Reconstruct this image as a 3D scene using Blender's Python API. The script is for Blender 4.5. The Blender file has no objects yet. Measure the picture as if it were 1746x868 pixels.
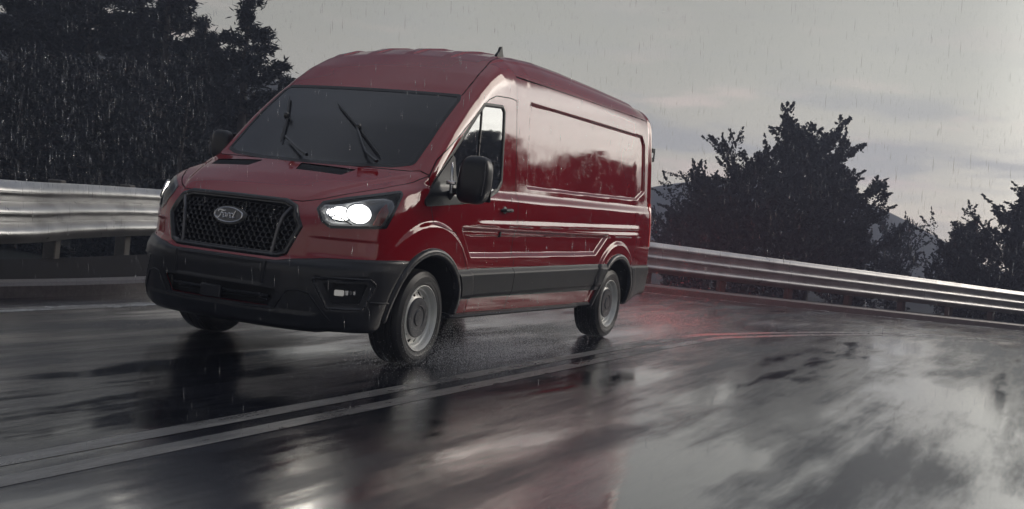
import bpy, math, random
import numpy as np
from mathutils import Matrix, Vector
rad = math.radians
scene = bpy.context.scene
# ------------------------------------------------------------------ camera
cam_d = bpy.data.cameras.new('camera'); cam = bpy.data.objects.new('camera', cam_d)
scene.collection.objects.link(cam); scene.camera = cam
CM = np.array([[-0.4329029078400106, 0.8954641659490475, 0.10362914592352757],
               [0.010038398521189408, -0.11016353631584326, 0.9938627801771822],
               [0.9013846586994884, 0.4312863581978503, 0.0387010890498261]])
CP = np.array([7.09243543, 5.04568156, 1.17928476])
m4 = Matrix.Identity(4)
for i in range(3):
    for j in range(3): m4[i][j] = CM[j][i]
    m4[i][3] = CP[i]
cam.matrix_world = m4
cam_d.sensor_width = 36; cam_d.lens = 36 * 1959.83 / 1746
cam_d.clip_start = .05; cam_d.clip_end = 3000
# ------------------------------------------------------------------ view + world + sun
scene.view_settings.view_transform = 'Standard'; scene.view_settings.look = 'None'
scene.view_settings.exposure = 0.88; scene.view_settings.gamma = 1
SUN_EL, SUN_AZ = rad(22), math.atan2(.60, -.80)     # low, behind the van and to the right
world = bpy.data.worlds.new('World'); scene.world = world; world.use_nodes = True
nt = world.node_tree; nt.nodes.clear()
def N(t, kind, **kw):
    n = t.nodes.new(kind)
    for k, v in kw.items():
        if k in ('operation', 'blend_type', 'data_type', 'sky_type', 'sun_disc', 'sun_elevation', 'sun_rotation', 'air_density',
                 'dust_density', 'noise_dimensions', 'interpolation', 'feature', 'gradient_type', 'musgrave_type', 'vector_type',
                 'interpolation_type', 'clamp', 'use_clamp', 'distance', 'distribution', 'voronoi_dimensions', 'normalize'):
            setattr(n, k, v)
        else:
            n.inputs[k.replace('_', ' ')].default_value = v
    return n
def ramp(t, src, stops, interp='LINEAR'):
    r = t.nodes.new('ShaderNodeValToRGB'); r.color_ramp.interpolation = interp
    e = r.color_ramp.elements
    while len(e) < len(stops): e.new(.5)
    for k, (p, c) in enumerate(stops):
        e[k].position = p; e[k].color = (c, c, c, 1) if isinstance(c, (int, float)) else (*c, 1)
    t.links.new(src, r.inputs['Fac']); return r
def math_(t, op, a, b=None, clamp=False):
    n = t.nodes.new('ShaderNodeMath'); n.operation = op; n.use_clamp = clamp
    for i, v in enumerate((a, b)):
        if v is None: continue
        if isinstance(v, (int, float)): n.inputs[i].default_value = v
        else: t.links.new(v, n.inputs[i])
    return n.outputs[0]
def mix(t, fac, a, b, blend='MIX'):
    n = t.nodes.new('ShaderNodeMix'); n.data_type = 'RGBA'; n.blend_type = blend; n.clamp_result = False
    for s, v in ((0, fac), (6, a), (7, b)):
        if isinstance(v, (int, float)): n.inputs[s].default_value = v if s == 0 else (v, v, v, 1)
        elif isinstance(v, tuple): n.inputs[s].default_value = (*v, 1)
        else: t.links.new(v, n.inputs[s])
    return n.outputs[2]
tc = nt.nodes.new('ShaderNodeTexCoord'); D = tc.outputs['Generated']
sep = nt.nodes.new('ShaderNodeSeparateXYZ'); nt.links.new(D, sep.inputs[0])
el = math_(nt, 'MAXIMUM', sep.outputs[2], 0.0)
sky = N(nt, 'ShaderNodeTexSky', sky_type='NISHITA', sun_disc=False, sun_elevation=SUN_EL, sun_rotation=math.pi/2 - SUN_AZ, dust_density=6.0, air_density=1.2)
hs = nt.nodes.new('ShaderNodeHueSaturation'); hs.inputs['Saturation'].default_value = .10; nt.links.new(sky.outputs[0], hs.inputs['Color'])
# glow direction
dp = nt.nodes.new('ShaderNodeVectorMath'); dp.operation = 'DOT_PRODUCT'; nt.links.new(D, dp.inputs[0]); dp.inputs[1].default_value = (-.90, .42, .12)
glow = ramp(nt, dp.outputs['Value'], [(0, 0), (.86, .01), (.96, .45), (1.0, 1.0)], 'EASE')
grad = ramp(nt, el, [(0, (5.2, 4.5, 3.8)), (.05, (4.3, 4.0, 3.4)), (.14, (3.1, 3.05, 2.7)), (.27, (2.35, 2.35, 2.2)), (.36, (1.05, 1.15, 1.35)), (.60, (.95, 1.08, 1.35)), (.82, (3.0, 3.2, 3.6)), (1, (3.0, 3.2, 3.6))])
base = mix(nt, 0.96, hs.outputs[0], grad.outputs[0])
# broad dim towards the left of the picture, bright towards the evening glow
dp2 = nt.nodes.new('ShaderNodeVectorMath'); dp2.operation = 'DOT_PRODUCT'; nt.links.new(D, dp2.inputs[0]); dp2.inputs[1].default_value = (-.93, .37, 0)
lr = ramp(nt, dp2.outputs['Value'], [(0, .72), (.45, .74), (.72, .92), (.92, 1.08)], 'EASE')
gel = ramp(nt, el, [(.20, 1), (.34, 0)], 'EASE')
gm = math_(nt, 'ADD', math_(nt, 'MULTIPLY', math_(nt, 'MULTIPLY', glow.outputs[0], gel.outputs[0]), 3.0), math_(nt, 'MULTIPLY', lr.outputs[0], .70))
base = mix(nt, 1.0, base, gm, 'MULTIPLY')
# clouds: long flat streaks
mp = nt.nodes.new('ShaderNodeMapping'); nt.links.new(D, mp.inputs[0]); mp.inputs['Scale'].default_value = (2.2, 2.2, 15.0); mp.inputs['Location'].default_value = (.3, 1.1, .1)
cn = N(nt, 'ShaderNodeTexNoise', Scale=2.1, Detail=7.0, Roughness=.56); nt.links.new(mp.outputs[0], cn.inputs['Vector'])
cl = ramp(nt, cn.outputs[0], [(.46, 0), (.60, 1)], 'EASE')
low = ramp(nt, el, [(.012, .3), (.03, 1), (.10, .85), (.15, .15), (.3, .08)], 'EASE')
cf = math_(nt, 'MULTIPLY', math_(nt, 'MULTIPLY', cl.outputs[0], low.outputs[0]), .72)
base = mix(nt, cf, base, (1.75, 1.78, 1.88))
cn2 = N(nt, 'ShaderNodeTexNoise', Scale=3.4, Detail=6.0, Roughness=.6); nt.links.new(mp.outputs[0], cn2.inputs['Vector'])
pk = ramp(nt, cn2.outputs[0], [(.52, 0), (.66, 1)], 'EASE')
base = mix(nt, math_(nt, 'MULTIPLY', math_(nt, 'MULTIPLY', pk.outputs[0], low.outputs[0]), .5), base, (3.9, 3.1, 2.85))
cn3 = N(nt, 'ShaderNodeTexNoise', Scale=1.3, Detail=5.0, Roughness=.5); nt.links.new(D, cn3.inputs['Vector'])
v3 = ramp(nt, cn3.outputs[0], [(.3, .86), (.7, 1.12)])
base = mix(nt, 1.0, base, v3.outputs[0], 'MULTIPLY')
bg = nt.nodes.new('ShaderNodeBackground'); bg.inputs['Strength'].default_value = .14; nt.links.new(base, bg.inputs['Color'])
wo = nt.nodes.new('ShaderNodeOutputWorld'); nt.links.new(bg.outputs[0], wo.inputs['Surface'])
sun_d = bpy.data.lights.new('sun', 'SUN'); sun = bpy.data.objects.new('sun', sun_d); scene.collection.objects.link(sun)
sun_d.energy = .5; sun_d.angle = rad(30); sun_d.color = (1, .90, .78)
sdir = Vector((math.cos(SUN_EL)*math.cos(SUN_AZ), math.cos(SUN_EL)*math.sin(SUN_AZ), math.sin(SUN_EL)))
sun.rotation_euler = sdir.to_track_quat('Z', 'Y').to_euler()

HAZE_D = .0033
# ------------------------------------------------------------------ materials
def mat(name):
    m = bpy.data.materials.new(name); m.use_nodes = True
    return m, m.node_tree, m.node_tree.nodes['Principled BSDF']
def simple(name, col, rough=.5, metal=0., coat=0., spec=.5, bump=0., bscale=60., var=0., emit=None, es=0., coat_r=.03):
    m, t, b = mat(name)
    b.inputs['Base Color'].default_value = (*col, 1); b.inputs['Roughness'].default_value = rough
    b.inputs['Metallic'].default_value = metal; b.inputs['Coat Weight'].default_value = coat; b.inputs['Coat Roughness'].default_value = coat_r
    b.inputs['Specular IOR Level'].default_value = spec
    if emit: b.inputs['Emission Color'].default_value = (*emit, 1); b.inputs['Emission Strength'].default_value = es
    if bump or var:
        o = t.nodes.new('ShaderNodeTexCoord')
        n = N(t, 'ShaderNodeTexNoise', Scale=bscale, Detail=5., Roughness=.6); t.links.new(o.outputs['Object'], n.inputs['Vector'])
        if var:
            r = ramp(t, n.outputs[0], [(.3, tuple(c*(1-var) for c in col)), (.7, tuple(c*(1+var) for c in col))]); t.links.new(r.outputs[0], b.inputs['Base Color'])
            rr = ramp(t, n.outputs[0], [(.3, max(.02, rough-.1)), (.7, min(1, rough+.12))]); t.links.new(rr.outputs[0], b.inputs['Roughness'])
        if bump:
            bp = t.nodes.new('ShaderNodeBump'); bp.inputs['Strength'].default_value = bump; bp.inputs['Distance'].default_value = .004
            t.links.new(n.outputs[0], bp.inputs['Height']); t.links.new(bp.outputs[0], b.inputs['Normal'])
    return m
def paint_mat():
    m, t, b = mat('wet_red_paint')
    o = t.nodes.new('ShaderNodeTexCoord')
    n = N(t, 'ShaderNodeTexNoise', Scale=1.7, Detail=4.); t.links.new(o.outputs['Object'], n.inputs['Vector'])
    r = ramp(t, n.outputs[0], [(.3, (.25, .003, .009)), (.7, (.29, .004, .012))]); t.links.new(r.outputs[0], b.inputs['Base Color'])
    b.inputs['Metallic'].default_value = 0.; b.inputs['Roughness'].default_value = .5; b.inputs['Specular IOR Level'].default_value = 0.
    b.inputs['Coat Weight'].default_value = 1; b.inputs['Coat IOR'].default_value = 1.8
    # rain drops: tiny beads and thin runs of water
    v = N(t, 'ShaderNodeTexVoronoi', Scale=70.); t.links.new(o.outputs['Object'], v.inputs['Vector'])
    d = ramp(t, v.outputs['Distance'], [(.0, 1), (.28, 0)], 'EASE')
    n2 = N(t, 'ShaderNodeTexNoise', Scale=9., Detail=2.); t.links.new(o.outputs['Object'], n2.inputs['Vector'])
    k = ramp(t, n2.outputs[0], [(.5, 0), (.62, 1)])
    h = math_(t, 'MULTIPLY', d.outputs[0], k.outputs[0])
    bp = t.nodes.new('ShaderNodeBump'); bp.inputs['Strength'].default_value = .22; bp.inputs['Distance'].default_value = .0015
    t.links.new(h, bp.inputs['Height']); t.links.new(bp.outputs[0], b.inputs['Coat Normal'])
    rr = ramp(t, n2.outputs[0], [(.35, .035), (.7, .075)]); t.links.new(rr.outputs[0], b.inputs['Coat Roughness'])
    return m
PAINT = paint_mat()
PLASTIC = simple('black_textured_plastic', (.007, .008, .013), .42, spec=.35, bump=.12, bscale=260., var=.15, coat=.4, coat_r=.16)
PLASTIC_G = simple('grey_trim_plastic', (.012, .013, .018), .45, spec=.25, bump=.1, bscale=200., coat=.05, coat_r=.2)
GLOSSBLACK = simple('gloss_black_plastic', (.008, .008, .011), .18, coat=.6)
RUBBER = simple('tyre_rubber', (.014, .014, .016), .55, bump=.2, bscale=120., var=.2, coat=.3, coat_r=.3)
SEAL = simple('window_rubber', (.008, .008, .010), .45)
UNDER = simple('underbody_black', (.006, .006, .008), .8, bump=.2, bscale=20.)
STEEL = simple('wheel_steel', (.74, .74, .71), .40, metal=.35, var=.04, bscale=14., coat=.3, coat_r=.1)
CAP = simple('centre_cap_grey', (.05, .05, .058), .45, metal=.3, coat=.2)
CHROME = simple('chrome', (.62, .62, .64), .12, metal=1.)
DCHROME = simple('dark_chrome', (.12, .12, .13), .25, metal=.9)
BEZEL = simple('headlamp_bezel_grey', (.16, .165, .175), .32, metal=.55)
AMBER = simple('turn_signal_red_orange', (.42, .06, .04), .2, coat=1.)
TAIL = simple('tail_lamp_red', (.22, .003, .005), .15, coat=1., emit=(1, .04, .03), es=.08)
LAMP = simple('lit_lamp', (.9, .9, .9), .3, emit=(1, .97, .88), es=4.)
FOGL = simple('lit_fog_lamp', (.35, .35, .36), .2, metal=.5, emit=(1, .97, .9), es=.10)
_t = LAMP.node_tree; _o = _t.nodes.new('ShaderNodeTexCoord'); _v = N(_t, 'ShaderNodeTexVoronoi', Scale=55.); _t.links.new(_o.outputs['Object'], _v.inputs['Vector'])
_m = N(_t, 'ShaderNodeMapRange'); _t.links.new(_v.outputs['Distance'], _m.inputs[0]); _m.inputs[2].default_value = .5; _m.inputs[3].default_value = .28; _m.inputs[4].default_value = 3.4
_t.links.new(_m.outputs[0], _t.nodes['Principled BSDF'].inputs['Emission Strength'])
LAMP2 = simple('lit_side_lamp', (.9, .9, .9), .3, emit=(1, .97, .9), es=3.0)
GLASS = simple('dark_window_glass', (.012, .013, .016), .03, spec=.75, coat=1.)
GLASS.node_tree.nodes['Principled BSDF'].inputs['Coat IOR'].default_value = 1.9
GLASS.node_tree.nodes['Principled BSDF'].inputs['Coat Roughness'].default_value = .025
def wet_glass():
    m, t, b = mat('wet_windscreen_glass'); o = t.nodes.new('ShaderNodeTexCoord')
    b.inputs['Base Color'].default_value = (.014, .015, .019, 1); b.inputs['Roughness'].default_value = .25; b.inputs['Specular IOR Level'].default_value = .2
    b.inputs['Coat Weight'].default_value = 1; b.inputs['Coat IOR'].default_value = 1.28
    n = N(t, 'ShaderNodeTexNoise', Scale=2.2, Detail=6., Roughness=.6); t.links.new(o.outputs['Object'], n.inputs['Vector'])
    r = ramp(t, n.outputs[0], [(.35, .03), (.65, .20)]); t.links.new(r.outputs[0], b.inputs['Coat Roughness'])
    v = N(t, 'ShaderNodeTexVoronoi', Scale=50.); t.links.new(o.outputs['Object'], v.inputs['Vector']); d = ramp(t, v.outputs['Distance'], [(.05, 1), (.34, 0)], 'EASE')
    k = ramp(t, n.outputs[0], [(.44, 0), (.58, 1)]); h = math_(t, 'MULTIPLY', d.outputs[0], k.outputs[0])
    bp = t.nodes.new('ShaderNodeBump'); bp.inputs['Strength'].default_value = .9; bp.inputs['Distance'].default_value = .003
    t.links.new(h, bp.inputs['Height']); t.links.new(bp.outputs[0], b.inputs['Coat Normal']); return m
WGLASS = wet_glass()
BLUE = simple('badge_blue', (.012, .014, .03), .2, coat=1.)
def lens_mat():
    m = bpy.data.materials.new('clear_lens'); m.use_nodes = True; t = m.node_tree; t.nodes.clear()
    tr = t.nodes.new('ShaderNodeBsdfTransparent'); gl = t.nodes.new('ShaderNodeBsdfGlossy'); gl.inputs['Roughness'].default_value = .04
    tr.inputs[0].default_value = (.94, .95, .96, 1)
    lw = t.nodes.new('ShaderNodeFresnel'); lw.inputs['IOR'].default_value = 1.5
    mx = t.nodes.new('ShaderNodeMixShader'); o = t.nodes.new('ShaderNodeOutputMaterial')
    t.links.new(lw.outputs[0], mx.inputs[0]); t.links.new(tr.outputs[0], mx.inputs[1]); t.links.new(gl.outputs[0], mx.inputs[2]); t.links.new(mx.outputs[0], o.inputs[0])
    return m
LENS = lens_mat()

# ------------------------------------------------------------------ object helpers
def link(o, parent=None):
    scene.collection.objects.link(o)
    if parent is not None: o.parent = parent
    return o
def tag(o, label=None, cat=None, group=None, kind=None):
    if label: o['label'] = label
    if cat: o['category'] = cat
    if group: o['group'] = group
    if kind: o['kind'] = kind
    return o
def empty(name, loc, label, cat, group=None, rz=0.):
    o = bpy.data.objects.new(name, None); o.location = loc; o.rotation_euler = (0, 0, rz); o.empty_display_size = .2
    link(o); return tag(o, label, cat, group)
def mesh_obj(name, V, F, m, parent=None, smooth=True, normals=None, sharp=None):
    me = bpy.data.meshes.new(name)
    V = np.asarray(V, dtype=np.float64)
    F = F.tolist() if isinstance(F, np.ndarray) else F
    me.from_pydata(V.tolist(), [], F); me.materials.append(m)
    me.update()
    if smooth: me.polygons.foreach_set('use_smooth', [True]*len(me.polygons))
    if sharp is not None: me.set_sharp_from_angle(angle=rad(sharp))
    if normals is not None: me.normals_split_custom_set_from_vertices(np.asarray(normals).tolist())
    o = bpy.data.objects.new(name, me); link(o, parent); return o
class MB:
    """collects shapes into one mesh"""
    def __init__(s): s.V = []; s.F = []
    def add(s, V, F):
        o = len(s.V); s.V.extend([tuple(v) for v in V]); s.F.extend([tuple(i+o for i in f) for f in F])
    def box(s, c, d, rot=None, ch=0.):
        c = Vector(c); hx, hy, hz = d[0]/2, d[1]/2, d[2]/2
        if ch <= 0:
            P = [Vector((a*hx, b*hy, e*hz)) for a in (-1, 1) for b in (-1, 1) for e in (-1, 1)]
            F = [(0,1,3,2),(4,6,7,5),(0,4,5,1),(2,3,7,6),(0,2,6,4),(1,5,7,3)]
        else:   # chamfered box: 24 verts
            import itertools
            P = []; idx = {}
            for sx, sy, sz in itertools.product((-1, 1), repeat=3):
                for ax in range(3):
                    v = [sx*(hx-ch), sy*(hy-ch), sz*(hz-ch)]
                    v[ax] = (sx*hx, sy*hy, sz*hz)[ax]
                    idx[(sx, sy, sz, ax)] = len(P); P.append(Vector(v))
            F = []
            for ax in range(3):
                a, b = [k for k in range(3) if k != ax]
                for sg in (-1, 1):
                    q = []
                    for (p, r) in ((-1, -1), (1, -1), (1, 1), (-1, 1)):
                        k = [0, 0, 0]; k[ax] = sg; k[a] = p; k[b] = r; q.append(idx[(*k, ax)])
                    F.append(tuple(q) if (sg > 0) == (ax != 1) else tuple(q[::-1]))
                for p in (-1, 1):
                    for r in (-1, 1):
                        k0 = [0, 0, 0]; k0[a] = p; k0[b] = r; k1 = list(k0); k0[ax] = -1; k1[ax] = 1
                        F.append((idx[(*k0, a)], idx[(*k1, a)], idx[(*k1, b)], idx[(*k0, b)]))
            for k in itertools.product((-1, 1), repeat=3): F.append(tuple(idx[(*k, ax)] for ax in range(3)))
        if rot is not None: P = [rot @ p for p in P]
        s.add([p + c for p in P], F)
    def tube(s, pts, r, n=8, cap=True):
        pts = [Vector(p) for p in pts]; m = len(pts)
        rs = r if isinstance(r, (list, tuple)) else [r]*m
        V = []; up = Vector((0, 0, 1))
        prev = None
        for i, p in enumerate(pts):
            t = (pts[min(i+1, m-1)] - pts[max(i-1, 0)]).normalized()
            if prev is None:
                a = t.cross(up) if abs(t.dot(up)) < .95 else t.cross(Vector((1, 0, 0)))
                a.normalize()
            else: a = (prev - t*prev.dot(t)).normalized()
            prev = a; b = t.cross(a)
            for k in range(n):
                th = 2*math.pi*k/n; V.append(p + (a*math.cos(th) + b*math.sin(th))*rs[i])
        F = [(i*n+k, i*n+(k+1) % n, (i+1)*n+(k+1) % n, (i+1)*n+k) for i in range(m-1) for k in range(n)]
        if cap: F += [tuple(range(n))[::-1], tuple((m-1)*n+k for k in range(n))]
        s.add(V, F)
    def lathe_y(s, prof, n=64, c=(0, 0, 0)):
        """prof: list of (r, y); turned around the y axis"""
        V = []
        for (r, y) in prof:
            for k in range(n):
                th = 2*math.pi*k/n; V.append((c[0]+r*math.cos(th), c[1]+y, c[2]+r*math.sin(th)))
        F = [(i*n+k, (i+1)*n+k, (i+1)*n+(k+1) % n, i*n+(k+1) % n) for i in range(len(prof)-1) for k in range(n)]
        s.add(V, F)
    def obj(s, name, m, parent=None, smooth=True, sharp=35):
        return mesh_obj(name, np.array([tuple(v) for v in s.V]), s.F, m, parent, smooth, sharp=sharp if smooth else None)

# ================================================================== SURFACE OF THE VAN (implicit)
def lut(kn, lo, hi, sig, step=.001):
    kn = sorted(kn); xs = np.arange(lo, hi, step)
    v = np.interp(xs, [k[0] for k in kn], [k[1] for k in kn])
    if kn[0][0] > lo:
        a = (kn[1][1]-kn[0][1])/(kn[1][0]-kn[0][0]); v = np.where(xs < kn[0][0], kn[0][1]+a*(xs-kn[0][0]), v)
    if kn[-1][0] < hi:
        a = (kn[-1][1]-kn[-2][1])/(kn[-1][0]-kn[-2][0]); v = np.where(xs > kn[-1][0], kn[-1][1]+a*(xs-kn[-1][0]), v)
    w = int(3*sig/step); g = np.exp(-.5*(np.arange(-w, w+1)*step/sig)**2); g /= g.sum()
    vp = np.concatenate([v[0]-(v[1]-v[0])*np.arange(w, 0, -1), v, v[-1]+(v[-1]-v[-2])*np.arange(1, w+1)])
    v = np.convolve(vp, g, 'valid')
    d = np.gradient(v, step)
    def f(x):
        u = np.clip((x-lo)/step, 0, len(xs)-2.001); i = u.astype(np.int64); fr = u-i
        return v[i]*(1-fr)+v[i+1]*fr
    def fd(x):
        u = np.clip((x-lo)/step, 0, len(xs)-2.001); i = u.astype(np.int64)
        return d[i]
    return f, fd
def S(t): t = np.clip(t, 0, 1); return t*t*(3-2*t)
def smax(a, b, k):
    h = np.maximum(k-np.abs(a-b), 0)/k
    return np.maximum(a, b)+h*h*k*.25
def poly(P, r=0.):
    """signed distance (inside < 0) to a polygon in 2D, corners rounded by r"""
    P = np.array(P, float)
    def f(u, v):
        d = np.full(u.shape, 1e9); s = np.ones(u.shape)
        n = len(P)
        for i in range(n):
            a = P[i]; b = P[(i-1) % n]; ex, ey = b-a; wx = u-a[0]; wy = v-a[1]
            t = np.clip((wx*ex+wy*ey)/(ex*ex+ey*ey), 0, 1)
            bx = wx-ex*t; by = wy-ey*t; d = np.minimum(d, bx*bx+by*by)
            c1 = v >= a[1]; c2 = v < b[1]; c3 = ex*wy > ey*wx
            flip = (c1 & c2 & c3) | (~c1 & ~c2 & ~c3); s = np.where(flip, -s, s)
        return s*np.sqrt(d)-r
    return f
T0, T0d = lut([(-5.2, 2.44), (-4.85, 2.455), (-4.4, 2.485), (-3.5, 2.51), (-2.6, 2.525), (-2.0, 2.52), (-1.6, 2.49), (-1.3, 2.44), (-1.05, 2.36),
               (-.80, 2.225), (-.60, 2.08), (-.545, 2.03), (-.15, 1.725), (.235, 1.392), (.27, 1.372), (.4, 1.325), (.6, 1.258), (.8, 1.178), (.9, 1.12),
               (.95, 1.08), (1.05, .97), (1.2, .75)], -5.4, 1.6, .022)
PX, PXd = lut([(.1, .86), (.24, .93), (.30, .985), (.38, 1.015), (.50, 1.03), (.62, 1.035), (.68, 1.03), (.72, .995), (.80, .985), (.9, .975), (1.0, .958),
               (1.08, .935), (1.2, .86), (1.6, .4)], 0., 2.8, .014)
PL, PLd = lut([(0, 0), (.3, .010), (.5, .036), (.62, .080), (.74, .150), (.85, .245), (.92, .335), (.99, .47), (1.04, .66), (1.08, .95), (1.2, 2.0)], 0, 1.4, .02)
W0, W0d = lut([(.2, .955), (.33, .965), (.42, .985), (.5, 1.0), (.7, 1.016), (.95, 1.02), (1.1, 1.017), (1.22, 1.008), (1.4, .984), (1.6, .966), (1.8, .948), (2.0, .926),
               (2.15, .908), (2.28, .888), (2.38, .862), (2.5, .80)], 0, 2.8, .03)
panel_d = poly([(-1.66, 2.06), (-4.47, 2.07), (-4.55, 2.00), (-4.545, 1.53), (-4.31, 1.44), (-1.61, 1.39)], .03)
lower_d = poly([(-.44, 1.0), (-.62, .80), (-3.17, .84), (-3.44, 1.02)], .02)
RZ = .345
def front_arch(x, z): return np.sqrt(x*x+(z-RZ)**2)
def Wside(x, z):
    w = W0(z)
    back = -x-1.4
    w = w - .020*S((z-(1.245+.012*back))/.075)*S((x+4.78)/.1) + .016*S((z-1.22)/.03)*0
    # two shoulder lines
    zz = z-.020*back
    fade = S((-.35-x)/.5)*S((x+4.45)/.25)
    w = w + fade*(.009*S((zz-.965)/.008)*(1-S((zz-.978)/.055)) + .008*S((zz-1.040)/.006)*(1-S((zz-1.048)/.055)))
    # recessed upper panel and lower panel
    w = w - .020*S(-panel_d(x, z)/.022)
    w = w - .030*S(-lower_d(x, z)/.045)
    # wheel-arch bulges
    r1 = np.sqrt(x*x*1.0+(z-RZ)**2); r2 = np.sqrt((x+3.75)**2+(z-RZ)**2)
    w = w + .026*S((.70-r1)/.045)*S((r1-.40)/.05)*S((z-.3)/.3) + .024*S((.635-r2)/.045)*S((z-.3)/.3)
    # plan: slightly narrower at the very rear
    w = w - .05*S((-4.2-x)/1.4)
    w = w - .03*S((x-.1)/.9)*S((z-1.0)/.3)
    # door window: slightly set in
    return w
def Ttop(x, y):
    ay = np.abs(y)
    c = .24-.09*S((.3-x)/.9)
    c = c*(1-S((-.7-x)/.7)*.75)
    xs = x+c*y*y
    t = T0(xs)
    # roof crown
    t = t-.085*y*y*S((-.5-x)/.8)
    # raised centre of the bonnet
    yr = .50+(.95-x)*.50
    t = t+.014*(S((yr-ay)/.05)-1)*S((x-.12)/.15)*S((1.0-x)/.1)
    # stamped ribs of the roof
    rb = 0
    for yc in (.0, .36, .70):
        rb = rb-.014*(S((np.abs(ay-yc)-.035)/.022)-1)
    t = t+rb*S((-1.05-x)/.12)*S((x+4.5)/.1)
    return t, T0d(xs)
def Ffront(y, z):
    ay = np.abs(y)
    p = PL(ay)
    x = PX(z)-p
    # crease below the head lamps, red valance drops back
    x = x-.010*S((.880-z)/.020)*S((z-.74)/.03)*S((ay-.58)/.10)*S((1.02-ay)/.16)
    return x
def body_f(x, y, z):
    ay = np.abs(y)
    gs = (ay-Wside(x, z))/np.sqrt(1+W0d(z)**2)
    t, td = Ttop(x, y)
    gt = (z-t)/np.sqrt(1+td*td)
    gf = (x-Ffront(y, z))/np.sqrt(1+PLd(ay)**2+PXd(z)**2)
    k = .10+.13*S((-1.0-x)/.6)+.0*x
    k = np.where(x > .0, .10+.05*S((x-.0)/.3), k)
    f = smax(gs, gt, k)
    f = smax(f, gf, .07)
    zb = .33-.06*S((x-.45)/.1)+.10*S((-4.2-x)/.4)
    f = smax(f, zb-z, .04)
    f = smax(f, -(x+4.83)-.03*z*0-.02*(z-1.0)*S((z-1.0)), .10)
    # wheel wells
    for cx in (0., -3.75):
        r = np.sqrt((x-cx)**2+(z-RZ)**2)
        well = np.maximum(r-.445, .52-ay)
        f = np.maximum(f, -well)
    return f
def grad(P, e=.0015):
    g = np.empty_like(P)
    for a in range(3):
        d = np.zeros(3); d[a] = e
        A = P+d; B_ = P-d
        g[:, a] = (body_f(A[:, 0], A[:, 1], A[:, 2])-body_f(B_[:, 0], B_[:, 1], B_[:, 2]))/(2*e)
    return g
def project(P, it=4):
    P = P.copy()
    for _ in range(it):
        f = body_f(P[:, 0], P[:, 1], P[:, 2]); g = grad(P); n2 = np.maximum((g*g).sum(1), .2)
        st = np.clip(f/n2, -.02, .02); P = P-g*st[:, None]
    return P
def normals(P):
    g = grad(P, .003); return g/np.maximum(np.linalg.norm(g, axis=1), 1e-9)[:, None]
def surface_nets(sp=.0125):
    xs = np.arange(-4.98, 1.14, sp); ys = np.arange(-sp*1.5, 1.16, sp); zs = np.arange(.20, 2.60, sp)
    nx, ny, nz = len(xs), len(ys), len(zs)
    val = np.empty((nx, ny, nz), np.float32)
    for i0 in range(0, nx, 32):
        X, Y, Z = np.meshgrid(xs[i0:i0+32], ys, zs, indexing='ij')
        val[i0:i0+32] = body_f(X, Y, Z)
    ins = val < 0
    c = np.zeros((nx-1, ny-1, nz-1), np.int32)
    for a in (0, 1):
        for b in (0, 1):
            for e in (0, 1): c += ins[a:nx-1+a, b:ny-1+b, e:nz-1+e]
    act = (c > 0) & (c < 8)
    ids = -np.ones(act.shape, np.int64); I = np.argwhere(act); ids[act] = np.arange(len(I))
    acc = np.zeros((len(I), 3)); cnt = np.zeros(len(I))
    org = I.astype(float)
    for ax in range(3):
        o = [k for k in range(3) if k != ax]
        for p in (0, 1):
            for q in (0, 1):
                A = I.copy(); A[:, o[0]] += p; A[:, o[1]] += q; Bq = A.copy(); Bq[:, ax] += 1
                va = val[A[:, 0], A[:, 1], A[:, 2]].astype(float); vb = val[Bq[:, 0], Bq[:, 1], Bq[:, 2]].astype(float)
                cr = (va < 0) != (vb < 0); t = np.where(cr, va/np.where(cr, va-vb, 1), 0)
                pt = A.astype(float); pt[:, ax] += t
                acc[cr] += pt[cr]; cnt[cr] += 1
    V = acc/cnt[:, None]*sp+np.array([xs[0], ys[0], zs[0]])
    quads = []
    for ax in range(3):
        o = [(1, 2), (2, 0), (0, 1)][ax]
        sl0 = [slice(None)]*3; sl1 = [slice(None)]*3
        sl0[ax] = slice(0, -1); sl1[ax] = slice(1, None)
        cr = ins[tuple(sl0)] != ins[tuple(sl1)]
        E = np.argwhere(cr)
        ok = (E[:, o[0]] > 0) & (E[:, o[1]] > 0) & (E[:, o[0]] < val.shape[o[0]]-1) & (E[:, o[1]] < val.shape[o[1]]-1); E = E[ok]
        first_in = ins[E[:, 0], E[:, 1], E[:, 2]]
        cs = []
        for (p, q) in ((1, 1), (0, 1), (0, 0), (1, 0)):
            K = E.copy(); K[:, o[0]] -= p; K[:, o[1]] -= q; cs.append(ids[K[:, 0], K[:, 1], K[:, 2]])
        Q = np.stack(cs, 1)
        Q = np.where(first_in[:, None], Q, Q[:, ::-1]); quads.append(Q)
    Q = np.concatenate(quads)
    Q = Q[(Q >= 0).all(1)]
    T = np.concatenate([Q[:, [0, 1, 2]], Q[:, [0, 2, 3]]])
    return V, T
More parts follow.
